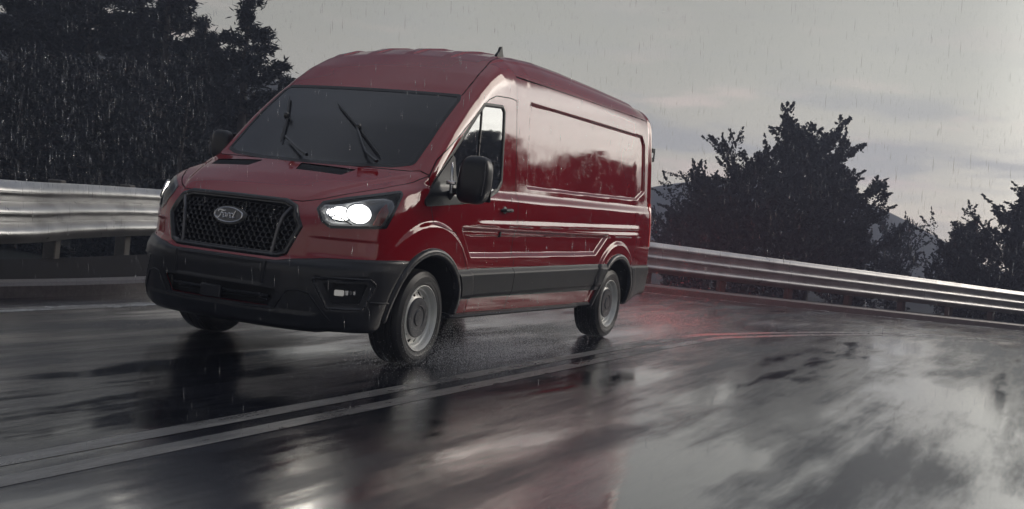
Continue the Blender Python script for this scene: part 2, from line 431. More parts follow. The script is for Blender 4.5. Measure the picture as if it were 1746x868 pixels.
def slice_mesh(V, T, s, level=0.):
    """cut every triangle along s == level; returns V, T, s with no triangle crossing the level"""
    s = s-level; s = np.where(np.abs(s) < 1e-7, 1e-7, s)
    neg = s < 0; k = neg[T].sum(1)
    keep = T[(k == 0) | (k == 3)]; C = T[(k == 1) | (k == 2)]
    if len(C) == 0: return V, T, s+level
    kk = neg[C].sum(1); lone = np.where(kk == 1, True, False)
    # rotate so that the lone vertex comes first
    isl = neg[C] == lone[:, None]; idx = isl.argmax(1); r = np.arange(len(C))
    a = C[r, idx]; b = C[r, (idx+1) % 3]; c = C[r, (idx+2) % 3]
    E = np.concatenate([np.stack([a, b], 1), np.stack([a, c], 1)]); Es = np.sort(E, 1)
    key = Es[:, 0]*len(V)+Es[:, 1]; uq, inv = np.unique(key, return_inverse=True)
    e0 = uq//len(V); e1 = uq % len(V); t = s[e0]/(s[e0]-s[e1])
    NV = V[e0]+(V[e1]-V[e0])*t[:, None]; n0 = len(V)
    ab = n0+inv[:len(C)]; ac = n0+inv[len(C):]
    NT = np.concatenate([np.stack([a, ab, ac], 1), np.stack([ab, b, c], 1), np.stack([ab, c, ac], 1)])
    # new vertices sit on the cut; nudge sign by triangle side through centroid classification later
    return np.concatenate([V, NV]), np.concatenate([keep, NT]), None
def compact(V, T):
    u, inv = np.unique(T, return_inverse=True); return V[u], inv.reshape(T.shape)
def region(V, T, h, levels=(), keep_inside=True):
    """clip to h < 0 (or > 0); extra cuts at h == levels"""
    hv = h(V)
    tv = hv[T]
    # only work near the wanted side
    if keep_inside: T = T[(tv < 0).any(1)]
    else: T2 = T[(tv >= 0).any(1)]; T = T2
    V, T = compact(V, T)
    for lv in (0.,)+tuple(levels):
        hv = h(V); V, T, _ = slice_mesh(V, T, hv, lv)
    cen = V[T].mean(1); hc = h(cen)
    T = T[hc < 0] if keep_inside else T[hc > 0]
    return compact(V, T)
def clean(V, T):
    a = V[T[:, 0]]; ar = np.linalg.norm(np.cross(V[T[:, 1]]-a, V[T[:, 2]]-a), axis=1)
    T = T[ar > 1e-10]; return compact(V, T)
BV, BT = surface_nets()
BV = project(BV)
BV, BT, _ = slice_mesh(BV, BT, BV[:, 1], 0.)
_c = BV[BT].mean(1)[:, 1]; BV, BT = compact(BV, BT[_c > 0])
def both(V, T):
    Vm = V.copy(); Vm[:, 1] *= -1
    return np.concatenate([V, Vm]), np.concatenate([T, T[:, ::-1]+len(V)])
# ----- outlines (half, y >= 0)
X = lambda V: V[:, 0]; Y = lambda V: V[:, 1]; Z = lambda V: V[:, 2]
U = lambda V: (V[:, 1]-V[:, 0])*.70711
_ws = poly([(-2, 1.40), (0, 1.40), (.35, 1.405), (.70, 1.425), (.80, 1.45), (.80, 1.62), (.785, 1.95), (.77, 1.975), (-2, 1.975)], .035)
def h_ws(V): return np.maximum(_ws(Y(V), Z(V)), -.9-X(V))
_hl = poly([(-.145, 1.05), (-.115, 1.085), (.03, 1.125), (.40, 1.205), (.287, .985), (-.075, .958), (-.12, .985)], .018)
def h_hl(V): return np.maximum(_hl(U(V), Z(V)), -X(V))
_gr = poly([(-2, 1.098), (.395, 1.085), (.475, 1.055), (.545, .925), (.475, .745), (.42, .725), (-2, .715)], .008)
def h_gr(V): return np.maximum(_gr(Y(V), Z(V)), .6-X(V))
bump_top, _ = lut([(-.8, .695), (-.40, .693), (-.30, .715), (-.08, .742), (.4, .758), (.6, .758)], -1., 1., .01)
def h_bump(V):
    r = np.sqrt(X(V)**2+(Z(V)-RZ)**2)
    return np.maximum(np.maximum(Z(V)-bump_top(U(V)), .500-r), .05-X(V))
_int = poly([(-2, .508), (.455, .498), (.40, .405), (-2, .392)], .012)
def h_int(V): return np.maximum(_int(Y(V), Z(V)), .5-X(V))
_fogo = poly([(-.155, .598), (.20, .612), (.235, .585), (.165, .435), (-.055, .425)], .012)
_fogi = poly([(-.095, .575), (.185, .585), (.145, .462), (-.03, .455)], .006)
def h_fogo(V): return np.maximum(_fogo(U(V), Z(V)), .05-X(V))
def h_fogi(V): return np.maximum(np.maximum(_fogi(U(V), Z(V)), .47-X(V)), .5-Y(V))
_hood = poly([(-2, 1.128), (.50, 1.092), (.60, 1.12), (.86, 1.235), (.93, 1.30), (.955, 1.36), (.90, 1.385), (.84, 1.375), (-2, 1.352)], 0.)
def h_hood(V): return np.maximum(_hood(Y(V), Z(V)), -.1-X(V))
_door = poly([(-1.36, .34), (-1.355, 2.055), (-1.25, 2.06), (-1.00, 2.045), (-.87, 2.0), (-.78, 1.94), (-.10, 1.47), (.02, 1.34), (.06, 1.18), (.0, 1.03), (-.35, .98), (-.53, .70), (-.56, .34)], .012)
def h_door(V): return np.maximum(_door(X(V), Z(V)), .6-Y(V))
_win = poly([(-1.125, 1.94), (-1.10, 1.965), (-.80, 1.945), (-.70, 1.87), (.11, 1.175), (-.35, 1.21), (-.72, 1.245), (-1.02, 1.335), (-1.09, 1.40)], .028)
def h_win(V): return np.maximum(_win(X(V), Z(V)), .6-Y(V))
_tri = poly([(.125, 1.17), (-.335, 1.205), (-.285, 1.50)], .028)
def h_arch(cx):
    def f(V):
        r = np.sqrt((X(V)-cx)**2+(Z(V)-RZ)**2); q = np.maximum(r-.507, .447-r)
        return np.maximum(np.maximum(q, .33-Z(V)), .75-Y(V))
    return f
def h_trim(V):
    zt = .700+.0165*(-.43-X(V)); zb = .478+.007*(-.45-X(V))
    r1 = np.sqrt(X(V)**2+(Z(V)-RZ)**2); r2 = np.sqrt((X(V)+3.75)**2+(Z(V)-RZ)**2)
    q = np.maximum(np.maximum(Z(V)-zt, zb-Z(V)), np.maximum(X(V), -3.75-X(V)))
    return np.maximum(np.maximum(q, np.maximum(.502-r1, .502-r2)), .75-Y(V))
def h_rear(V):
    r2 = np.sqrt((X(V)+3.75)**2+(Z(V)-RZ)**2)
    return np.maximum(np.maximum(Z(V)-.735, X(V)+3.75), .502-r2)
def h_tail(V): return np.maximum(np.maximum(np.maximum(X(V)+4.715, Z(V)-1.40), .93-Z(V)), .72-Y(V))
def h_groove(fn, w=.0035): return lambda V: np.abs(fn(V))-w
def seam_line(V):   # vertical joint behind the door up to the roof
    return np.maximum(np.abs(X(V)+1.372)-.0032, np.maximum(2.05-Z(V)+0*X(V), .5-Y(V)))
def gutter(V):      # joint along the roof edge
    zl = 2.262+.004*(-X(V)-1.4)-.0*X(V)
    return np.maximum(np.abs(Z(V)-zl)-.0032, np.maximum(X(V)+1.39, .5-Y(V)))
def gutter2(V):     # cut line from windscreen corner over the roof edge
    yl = .80-.10*S((-.62-X(V))/.9)
    return np.maximum(np.abs(Y(V)-yl)-.004, np.maximum(np.maximum(X(V)+.60, -4.6-X(V)), 2.0-Z(V)))
def surf_obj(name, V, T, m, parent, off=0., mirror=0, nrm=True, flat=False):
    """mirror 0: this half only (left side); 1: mirrored half only; 2: both halves in one mesh"""
    V = project(V, 2); n = normals(V)
    o = off(V) if callable(off) else off
    V = V+n*np.asarray(o).reshape(-1, 1) if not np.isscalar(o) else V+n*o
    if mirror == 2: 
        V2, T2 = both(V, T); n2 = n.copy(); n2[:, 1] *= -1; nn = np.concatenate([n, n2])
    elif mirror == 1:
        V2 = V.copy(); V2[:, 1] *= -1; T2 = T[:, ::-1]; nn = n.copy(); nn[:, 1] *= -1
    else: V2, T2, nn = V, T, n
    return mesh_obj(name, V2, T2, m, parent, True, normals=nn if nrm else None)
def shell(name, V, T, m, parent, off, thick, mirror=0, nrm=False):
    """a sheet with real thickness: outer face, inner face and rim"""
    V = project(V, 2); n = normals(V)
    o = off(V) if callable(off) else np.full(len(V), float(off))
    A = V+n*o[:, None]; B_ = V+n*(o-thick)[:, None]
    E = np.concatenate([T[:, [0, 1]], T[:, [1, 2]], T[:, [2, 0]]]); key = np.sort(E, 1); kk = key[:, 0]*len(V)+key[:, 1]
    uq, idx, cnt = np.unique(kk, return_index=True, return_counts=True); Bd = E[idx[cnt == 1]]
    Bd = Bd[~((np.abs(V[Bd[:, 0], 1]) < 1e-4) & (np.abs(V[Bd[:, 1], 1]) < 1e-4))]
    nv = len(V)
    # separate rim vertices keep the edge crisp
    Vs = np.concatenate([A, B_, A, B_])
    a, b = Bd[:, 0], Bd[:, 1]
    rim = np.concatenate([np.stack([a+2*nv, a+3*nv, b+3*nv], 1), np.stack([a+2*nv, b+3*nv, b+2*nv], 1)])
    Ts = np.concatenate([T, T[:, ::-1]+nv, rim])
    nn = np.concatenate([n, -n, n, n])
    Vs2, Ts2 = Vs, Ts
    if mirror == 2: Vs2, Ts2 = both(Vs, Ts)
    elif mirror == 1: Vs2 = Vs.copy(); Vs2[:, 1] *= -1; Ts2 = Ts[:, ::-1]
    u, inv = np.unique(Ts2, return_inverse=True)
    ob = mesh_obj(name, Vs2[u], inv.reshape(Ts2.shape), m, parent, True)
    ob.data.set_sharp_from_angle(angle=rad(40))
    return ob

# ================================================================== THE VAN
VAN = empty('cargo_van', (0, 0, 0), 'wet red cargo van with lit headlights driving beside the double road line', 'van')
# glass, lamps and joints are cut out of the skin, so every gap is a real gap
V, T = BV, BT
def well(V):
    r1 = np.sqrt(X(V)**2+(Z(V)-RZ)**2); r2 = np.sqrt((X(V)+3.75)**2+(Z(V)-RZ)**2)
    return np.maximum(np.minimum(r1, r2)-.452, Y(V)-1.2)
Vd, Td = region(V, T, lambda v: np.minimum(well(v), .345-Z(v)*1.0-.0*X(v)) if False else np.minimum(well(v), Z(v)-.352+.0*X(v)-.10*S((-4.2-X(v))/.4)))
surf_obj('underbody', Vd, Td, UNDER, VAN, mirror=2, nrm=False)
V, T = region(V, T, lambda v: np.minimum(well(v), Z(v)-.352-.10*S((-4.2-X(v))/.4)), keep_inside=False)
skinV, skinT = V, T
# dark liner under the skin, seen only through the joints
lv, lt = region(V, T, lambda v: np.minimum(h_gr(v)-.01, h_hl(v)-.01), keep_inside=False)
lv, lt = region(lv, lt, lambda v: h_int(v)-.01, keep_inside=False)
surf_obj('inner_panel', lv, lt, UNDER, VAN, off=-.014, mirror=2, nrm=False)
for fn in (h_ws, h_hl, h_gr, h_int, h_fogi, h_tail):
    V, T = region(V, T, fn, keep_inside=False)
# bonnet
hv, ht = region(V, T, h_hood); hv, ht = region(hv, ht, lambda v: h_hood(v)+.003)
V, T = region(V, T, lambda v: h_hood(v)-.003, keep_inside=False)
# vents are cut in the finished bonnet further down; door
dv, dt = region(V, T, lambda v: h_door(v)+.0035)
V, T = region(V, T, lambda v: h_door(v)-.0035, keep_inside=False)
dv, dt = region(dv, dt, h_win, keep_inside=False)
for fn in (seam_line, gutter, gutter2):
    V, T = region(V, T, fn, keep_inside=False)
V, T = clean(V, T)
BODY = surf_obj('body', V, T, PAINT, VAN, mirror=2)
DOORS = []
for mir, lab in ((0, None), (1, None)):
    DOORS.append(surf_obj('front_door', *clean(dv, dt), PAINT, VAN, mirror=mir))
# bonnet with two vents
hv2, ht2 = both(hv, ht)
def vent(y0, y1): return poly([(.445, y0+.06), (.445, y1-.02), (.31, y1), (.31, y0)], .006)
VENTS = [vent(.06, .50), vent(-.74, -.30)]
def cut2(V, T, hfun, inside):
    h = lambda v: hfun(v[:, 0]+.10*np.abs(v[:, 1])**2, v[:, 1])
    return region(V, T, h, keep_inside=inside)
cv, ct = hv2, ht2
for q in VENTS: cv, ct = cut2(cv, ct, q, False)
HOOD = surf_obj('bonnet', *clean(cv, ct), PAINT, VAN)
for q in VENTS:
    qv, qt = cut2(hv2, ht2, q, True)
    g = surf_obj('bonnet_vent', *clean(qv, qt), SEAL, HOOD, off=-.010, nrm=False)
    mb = MB(); y0, y1 = qv[:, 1].min(), qv[:, 1].max()
    for k in range(5):
        xx = .335+.022*k; row = []
        for yy in np.linspace(y0+.02+.010*k, y1-.02, 9):
            x = xx-.10*yy*yy; t_, _ = Ttop(np.array([x]), np.array([yy])); row.append((x, yy, float(t_[0])-.004))
        mb.tube(row, .0035, 5)
    mb.obj('vent_slat', PLASTIC, g)
# windscreen
wv, wt = region(skinV, skinT, lambda v: h_ws(v)+.004)
WS = shell('windscreen', wv, wt, WGLASS, VAN, -.002, .006, mirror=2)
rv, rt = region(skinV, skinT, lambda v: np.maximum(h_ws(v)-.002, -.022-h_ws(v)))
surf_obj('windscreen_seal', rv, rt, SEAL, WS, off=.0008, mirror=2, nrm=False)
# side windows, divider, mirror triangle
gv, gt = region(skinV, skinT, lambda v: h_win(v)+.010)
fv, ft = region(skinV, skinT, lambda v: np.maximum(h_win(v)-.006, -.024-h_win(v)), levels=(-.004,))
tv_, tt_ = region(skinV, skinT, lambda v: np.maximum(_tri(X(v), Z(v))+.002, .6-Y(v)))
for k in (0, 1):
    gl = shell('side_window', gv, gt, GLASS, DOORS[k], -.006, .005, mirror=k)
    shell('window_seal', fv, ft, SEAL, gl, lambda v: .001+.004*S(-(h_win(v)-.006)/.012)*S((h_win(v)+.024)/.01), .012, mirror=k)
    dvv, dtt = region(skinV, skinT, lambda v: np.maximum(np.maximum(np.abs(X(v)+.705-(Z(v)-1.56)*.13*-1)-.006, h_win(v)+.01), .6-Y(v)))
    shell('window_divider', dvv, dtt, SEAL, gl, .002, .01, mirror=k)
    shell('mirror_base', tv_, tt_, PLASTIC, DOORS[k], .012, .02, mirror=k)

# ---- front bumper
bv, bt = region(BV, BT, h_bump, levels=(-.006, -.014, -.026))
for fn in (h_int, h_fogi): bv, bt = region(bv, bt, fn, keep_inside=False)
def off_bump(v):
    h = h_bump(v)
    o = .020*np.sqrt(np.clip(1-(1-np.clip(-h/.026, 0, 1))**2, 0, 1))-.002
    # raised collar around the fog lamp opening, number plate field and lower lip
    fo = h_fogo(v); o = o-.012*S((-fo+.004)/.012)
    o = o+.012*S((.385-Z(v))/.02)*S((.74-np.abs(Y(v)))/.08)
    lp = np.maximum(np.abs(Y(v))-.36, np.maximum(Z(v)-.672, .525-Z(v))); o = o-.005*S(-lp/.01)
    return o
bv, bt = region(bv, bt, lambda v: np.where(np.abs(h_fogo(v)) < .5, h_fogo(v), 1), keep_inside=False) if False else (bv, bt)
BUMP = shell('front_bumper', bv, bt, PLASTIC, VAN, off_bump, .012, mirror=2)
iv, it_ = region(BV, BT, lambda v: h_int(v)-.004)
surf_obj('air_intake', iv, it_, UNDER, BUMP, off=-.045, mirror=2, nrm=False)
def onfront(y, z, off=0.):
    """point of the front surface at (y, z)"""
    P = np.array([[float(Ffront(np.array([y]), np.array([z]))[0]), y, z]]); P = project(P, 3); n = normals(P)
    x = P[0]+n[0]*off; return tuple(x)
def onfront_many(yz, off=0.):
    yz = np.array(yz, float); P = np.column_stack([Ffront(yz[:, 0], yz[:, 1]), yz[:, 0], yz[:, 1]])
    P = project(P, 3); n = normals(P); return P+n*off
def dens(pts, n=8):
    out = []
    for a, b in zip(pts[:-1], pts[1:]):
        for k in range(n): out.append(tuple(a[i]+(b[i]-a[i])*k/n for i in range(len(a))))
    out.append(tuple(pts[-1])); return out
mb = MB()
mb.tube(onfront_many(dens([(-.40, .452), (.40, .452)], 20), -.01), .011, 8)
mb.tube(onfront_many(dens([(-.38, .425), (.38, .425)], 20), -.02), .006, 6)
mb.obj('intake_bar', PLASTIC_G, BUMP)
for yy in (-.335, .335):
    mb = MB(); p = onfront(yy, .452, -.002); mb.lathe_y([(.0, .0), (.016, 0), (.018, -.01), (.010, -.016), (0, -.016)], 20)
    o = mb.obj('tow_eye', DCHROME, BUMP); o.location = p; o.rotation_euler = (0, 0, -math.pi/2)
mb = MB(); mb.box((1.03, -.05, .437), (.03, .17, .085), ch=.008); mb.obj('radar_block', PLASTIC, BUMP)
mb = MB()
mb.tube(onfront_many(dens([(-.775, .335), (-.665, .505), (-.60, .520), (-.535, .510), (-.455, .385), (0, .372), (.455, .385), (.535, .510), (.60, .520), (.665, .505), (.775, .335)], 10), .0185), .0065, 8)
mb.obj('lower_trim_line', PLASTIC_G, BUMP)
# number plate field posts
for yy in (-.375, .375):
    mb = MB(); mb.tube(onfront_many(dens([(yy, .675), (yy*.97, .535)], 6), .017), .010, 8); mb.obj('plate_mount_rib', PLASTIC_G, BUMP)
# fog lamps
qo, qt = region(BV, BT, lambda v: h_fogi(v)-.004)
rim_v, rim_t = region(BV, BT, lambda v: np.maximum(h_fogo(v)-.012, -.010-h_fogo(v)), levels=(-.008,))
def on_oblique(u, z, off=0.):
    """surface point whose oblique coordinate (y-x)/sqrt2 is u at height z"""
    y = np.linspace(.3, 1.08, 400); zz = np.full_like(y, z); x = Ffront(y, zz)
    i = int(np.argmin(np.abs((y-x)*.70711-u))); P = project(np.array([[x[i], y[i], z]]), 3); n = normals(P); return P[0]+n[0]*off, n[0]
for k in (0, 1):
    fb = surf_obj('fog_lamp', qo, qt, UNDER, BUMP, off=-.035, mirror=k, nrm=False)
    shell('fog_lamp_bezel', rim_v, rim_t, PLASTIC, fb, lambda v: .012+.010*S((.011-np.abs(h_fogo(v)-.001))/.01), .02, mirror=k)
    mb = MB()
    for u0, u1, z0, z1, mm in ((-.02, .045, .50, .54, FOGL), (.052, .078, .503, .545, CHROME), (.082, .104, .506, .545, DCHROME), (.108, .126, .508, .543, CHROME)):
        p, n = on_oblique((u0+u1)/2, (z0+z1)/2, -.018)
        rot = Vector(n).to_track_quat('X', 'Z').to_matrix()
        b2 = MB(); b2.box((0, 0, 0), (.02, u1-u0, z1-z0), ch=.006)
        o = b2.obj('fog_lamp_lens', mm, fb); q = Matrix.Translation(p) @ rot.to_4x4()
        if k: q = Matrix.Scale(-1, 4, (0, 1, 0)) @ q
        o.data.transform(q)
# small step in the bumper side
for k in (0, 1):
    mb = MB(); sg = 1-2*k
    mb.tube([(.505, 1.018*sg, .468), (.55, 1.012*sg, .469), (.61, .990*sg, .470), (.65, .965*sg, .471)], .007, 6); mb.obj('bumper_step', PLASTIC_G, BUMP)

# ---- grille
GR = empty('grille', (0, 0, 0), None, None); GR.parent = VAN
qv, qt = region(BV, BT, h_gr)
surf_obj('grille_backing', qv, qt, UNDER, GR, off=-.07, mirror=2, nrm=False)
fv, ft = region(BV, BT, lambda v: np.maximum(h_gr(v)-.010, -.030-h_gr(v)), levels=(-.006, -.012, -.034))
shell('grille_frame', fv, ft, GLOSSBLACK, GR, lambda v: -.004+.020*S((.010-h_gr(v))/.012)*(1-.7*S((-.012-h_gr(v))/.018)), .05, mirror=2)
inside = poly([(-.395, 1.085), (.395, 1.085), (.475, 1.055), (.545, .925), (.475, .745), (.42, .725), (-.42, .725), (-.475, .745), (-.545, .925), (-.475, 1.055)])
mb = MB(); px_, pz_ = .0460, .0325; hw, hh = .0230*.98, .01625*1.12
for r in range(-1, 14):
    for c in range(-14, 15):
        cy = c*px_+(px_/2 if r % 2 else 0); cz = .718+r*pz_
        if float(inside(np.array([cy]), np.array([cz]))[0]) > .004: continue
        if (cy/.142)**2+((cz-.948)/.068)**2 < 1: continue
        ring = [(cy-hw, cz-hh*.30), (cy-hw*.55, cz-hh*.98), (cy+hw*.55, cz-hh*.98), (cy+hw, cz-hh*.30), (cy+hw, cz+hh*.30), (cy+hw*.55, cz+hh*.98), (cy-hw*.55, cz+hh*.98), (cy-hw, cz+hh*.30)]
        inn = [(cy+(a-cy)*.80, cz+(b-cz)*.76) for a, b in ring]
        A = onfront_many(ring, -.012); B_ = onfront_many(inn, -.016); C_ = onfront_many(inn, -.042)
        Vv = list(A)+list(B_)+list(C_); Ff = []
        for i in range(8):
            j = (i+1) % 8; Ff += [(i, j, 8+j, 8+i), (8+i, 8+j, 16+j, 16+i)]
        mb.add(Vv, Ff)
mb.obj('grille_mesh', GLOSSBLACK, GR, smooth=False)
for sg in (-1, 1):
    mb = MB(); mb.tube(onfront_many(dens([(sg*.455, 1.052), (sg*.415, .98), (sg*.395, .90), (sg*.375, .735)], 6), .002), .0125, 8); mb.obj('grille_side_bar', DCHROME, GR)
# badge: oval with raised rim and script
bc = np.array(onfront(0, .948, .0)); BD = empty('badge', tuple(bc), None, None); BD.parent = VAN
BD.rotation_euler = (0, rad(-8), 0)
def oval(a, b, x, n=48): return [(x, a*math.cos(2*math.pi*k/n), b*math.sin(2*math.pi*k/n)) for k in range(n)]
mb = MB(); mb.add(oval(.140, .068, .0)+oval(.132, .062, .012), [(i, (i+1) % 48, 48+(i+1) % 48, 48+i) for i in range(48)]); mb.add(oval(.132, .062, .012), [tuple(range(48))])
mb.obj('badge_base', GLOSSBLACK, BD)
mb = MB(); mb.add(oval(.112, .046, .0165), [tuple(range(48))]); mb.obj('badge_field', BLUE, BD, smooth=False)
mb = MB(); ring = oval(.115, .049, .016); mb.tube(ring+[ring[0], ring[1]], .0065, 8, cap=False); mb.obj('badge_rim', CHROME, BD)
def bez(p, n=10):
    out = []
    for k in range(0, len(p)-3, 3):
        a, b, c, d = p[k:k+4]
        for i in range(n+(k+4 >= len(p))):
            t = i/n; out.append(tuple((1-t)**3*a[j]+3*(1-t)**2*t*b[j]+3*(1-t)*t*t*c[j]+t**3*d[j] for j in (0, 1)))
    return out
script = [  # F, o, r, d in flowing script; units: badge half-height = 1
    [(-1.62, .30), (-1.75, .62), (-1.2, .62), (-.95, .52), (-.7, .44), (-.55, .50), (-.45, .62)],
    [(-1.02, .52), (-1.12, .1), (-1.25, -.35), (-1.5, -.52), (-1.7, -.6), (-1.8, -.42), (-1.65, -.30)],
    [(-1.38, .06), (-1.2, .10), (-1.0, .10), (-.78, .14)],
    [(-.55, .18), (-.85, .15), (-.85, -.42), (-.55, -.40), (-.28, -.36), (-.25, .2), (-.55, .18)],
    [(-.32, .06), (-.2, .0), (-.1, .05), (-.02, .18), (-.05, .0), (-.12, -.2), (-.17, -.40)],
    [(-.09, -.05), (.0, .12), (.12, .22), (.30, .14)],
    [(.78, .12), (.55, .28), (.28, .1), (.32, -.18), (.36, -.50), (.66, -.42), (.78, -.12)],
    [(1.12, .66), (1.0, .3), (.82, -.05), (.80, -.25), (.79, -.48), (1.0, -.42), (1.16, -.22)]]
mb = MB()
for st in script:
    pts = bez(st); n = len(pts)
    mb.tube([(.019, a*.052, b*.050) for a, b in pts], [.0045+.0025*math.sin(math.pi*i/(n-1)) for i in range(n)], 6)
mb.obj('badge_lettering', CHROME, BD)

# ---- head lamps
hv_, ht_ = region(BV, BT, lambda v: h_hl(v)+.004)
rimv, rimt = region(BV, BT, lambda v: np.maximum(h_hl(v)-.004, -.012-h_hl(v)))
for k in (0, 1):
    HL = surf_obj('headlight', hv_, ht_, BEZEL, VAN, off=lambda v: -.004-.052*S(-(h_hl(v)+.004)/.035), mirror=k, nrm=False)
    shell('headlight_lens', hv_, ht_, LENS, HL, .001, .003, mirror=k)
    shell('headlight_rim', rimv, rimt, GLOSSBLACK, HL, .004, .03, mirror=k)
    # lit reflectors; the far lamp has an added one imitating its glow
    for (u, z, a, b, dz, mm) in ((.105, 1.052, .082, .066, -.030, LAMP), (-.02, 1.045, .075, .050, -.034, LAMP), (-.082, 1.052, .032, .030, -.03, LAMP2))+(((.17, 1.075, .095, .065, -.010, LAMP),) if k else ()):
        p, n = on_oblique(u, z, dz); rot = Vector(n).to_track_quat('X', 'Z').to_matrix().to_4x4()
        b2 = MB(); nn = 36
        rings = [(1.0, .008), (.93, .012), (.70, .016), (.35, .019)]
        Vv = []; 
        for rr, xx in rings: Vv += [(xx, a*rr*math.cos(2*math.pi*q/nn), b*rr*math.sin(2*math.pi*q/nn)*(1 if abs(rr) else 1)) for q in range(nn)]
        Vv.append((.02, 0, 0)); Ff = [(i*nn+q, i*nn+(q+1) % nn, (i+1)*nn+(q+1) % nn, (i+1)*nn+q) for i in range(3) for q in range(nn)]+[(3*nn+q, 3*nn+(q+1) % nn, 4*nn) for q in range(nn)]
        b2.add(Vv, Ff); o = b2.obj('bulb_reflector', mm, HL); q4 = Matrix.Translation(p) @ rot
        if k: q4 = Matrix.Scale(-1, 4, (0, 1, 0)) @ q4
        o.data.transform(q4)
        b3 = MB(); rg = [(.010, a*1.03*math.cos(2*math.pi*q/nn), b*1.05*math.sin(2*math.pi*q/nn)) for q in range(nn+2)]; b3.tube(rg, .006, 6, cap=False)
        o = b3.obj('reflector_ring', CHROME, HL); o.data.transform(q4)
    # small trim pieces and the turn signal at the outer edge
    b2 = MB()
    for (u0, z0, u1, z1) in ((-.07, 1.0, .03, .985), (-.02, 1.015, .06, .972), (-.09, 1.02, -.05, .985)):
        p, _ = on_oblique(u0, z0, -.012); q, _ = on_oblique(u1, z1, -.012); b2.tube([p, q], .005, 6)
    o = b2.obj('reflector_fin', CHROME, HL)
    if k: o.data.transform(Matrix.Scale(-1, 4, (0, 1, 0)))
    _ts = poly([(.215, .985), (.265, .985), (.315, 1.075), (.30, 1.13), (.265, 1.10)], .004)
    av, at_ = region(BV, BT, lambda v: np.maximum(_ts(U(v), Z(v)), -X(v)))
    shell('turn_signal', av, at_, AMBER, HL, -.010, .012, mirror=k)
# ---- tail lamps
tv2, tt2 = region(BV, BT, lambda v: h_tail(v)+.002)
for k in (0, 1): shell('tail_light', tv2, tt2, TAIL, VAN, .006, .02, mirror=k)

# ---- side trim, arches, sill, rear bumper
av = [region(BV, BT, h_arch(cx), levels=(-.006, -.014, -.022)) for cx in (0., -3.75)]
sv, st_ = region(BV, BT, h_trim, levels=(-.010, -.03, -.045))
s1 = region(sv, st_, lambda v: X(v)+1.366); s2 = region(sv, st_, lambda v: -(X(v)+1.358))
rv2, rt2 = region(BV, BT, h_rear, levels=(-.006, -.014, -.026))
def off_trim(v):
    zt = .700+.0165*(-.43-X(v)); d = zt-Z(v)
    return .0+.030*S(d/.050)-.012*S((d-.19)/.03)
for k in (0, 1):
    for (a, b), cx in zip(av, (0., -3.75)):
        hh_ = h_arch(cx)
        shell('arch_flare', a, b, PLASTIC, VAN, lambda v: .004+.024*np.sqrt(np.clip(1-(1-np.clip(-hh_(v)/.03, 0, 1))**2, 0, 1)), .05, mirror=k)
    shell('side_moulding', *s1, PLASTIC_G, VAN, off_trim, .012, mirror=k)
    shell('side_moulding', *s2, PLASTIC_G, DOORS[k], off_trim, .012, mirror=k)
shell('rear_bumper', rv2, rt2, PLASTIC_G, VAN, lambda v: .022*np.sqrt(np.clip(1-(1-np.clip(-h_rear(v)/.03, 0, 1))**2, 0, 1)), .012, mirror=2)
for sg in (1, -1):
    mb = MB(); mb.lathe_y([(0, .03), (.03, .03), (.036, .02), (.036, -.03), (0, -.03)], 20, (-4.845, sg*.955, .66)); mb.obj('bumper_buffer', RUBBER, VAN)
    mb = MB()
    prof = [(.90, .322), (.985, .318), (1.028, .328), (1.034, .341), (1.022, .353), (.94, .362), (.90, .362)]
    xs_ = [-.40, -.46, -1.4, -2.6, -2.80, -2.84, -3.18]; Vv = []; Ff = []
    for i, xx in enumerate(xs_):
        for (yy, zz) in prof: Vv.append((xx, sg*(yy-(.028 if i in (0, 5, 6) else 0)*(yy > .95)), zz+(.008 if xx < -2.82 else 0)+(-xx)*.004))
    m_ = len(prof)
    for i in range(len(xs_)-1):
        for j in range(m_): Ff.append((i*m_+j, i*m_+(j+1) % m_, (i+1)*m_+(j+1) % m_, (i+1)*m_+j) if sg < 0 else (i*m_+j, (i+1)*m_+j, (i+1)*m_+(j+1) % m_, i*m_+(j+1) % m_))
    Ff += [tuple(range(m_)), tuple((len(xs_)-1)*m_+j for j in range(m_))[::-1]]
    mb.add(Vv, Ff); mb.obj('side_step', PLASTIC_G, VAN, sharp=30)
    # door handle and lock
    kk = 0 if sg > 0 else 1
    hx, hz = -1.135, 1.168
    w_ = float(Wside(np.array([hx]), np.array([hz]))[0])
    hb = MB(); hb.lathe_y([(0, .004), (.030, .004), (.036, 0), (.036, -.01)], 24); o = hb.obj('handle_recess', SEAL, DOORS[kk]); o.data.transform(Matrix.Diagonal((1.1, 1, .85, 1))); o.location = (hx+.01, sg*w_, hz)
    if sg < 0: o.rotation_euler = (0, 0, math.pi)
    hb = MB(); hb.tube([(hx+.085, sg*(w_+.004), hz-.004), (hx+.06, sg*(w_+.030), hz), (hx, sg*(w_+.036), hz+.003), (hx-.06, sg*(w_+.030), hz+.004), (hx-.085, sg*(w_+.004), hz+.003)], [.010, .015, .016, .015, .010], 10); o = hb.obj('door_handle', PLASTIC_G, DOORS[kk])
    hb = MB(); w_ = float(Wside(np.array([-1.10]), np.array([.975]))[0]); hb.lathe_y([(0, .012), (.014, .012), (.018, .006), (.019, -.01)], 18); o = hb.obj('key_lock', SEAL, DOORS[kk]); o.data.transform(Matrix.Diagonal((.8, 1, 1.35, 1))); o.location = (-1.10, sg*w_, .975)
    if sg < 0: o.rotation_euler = (0, 0, math.pi)
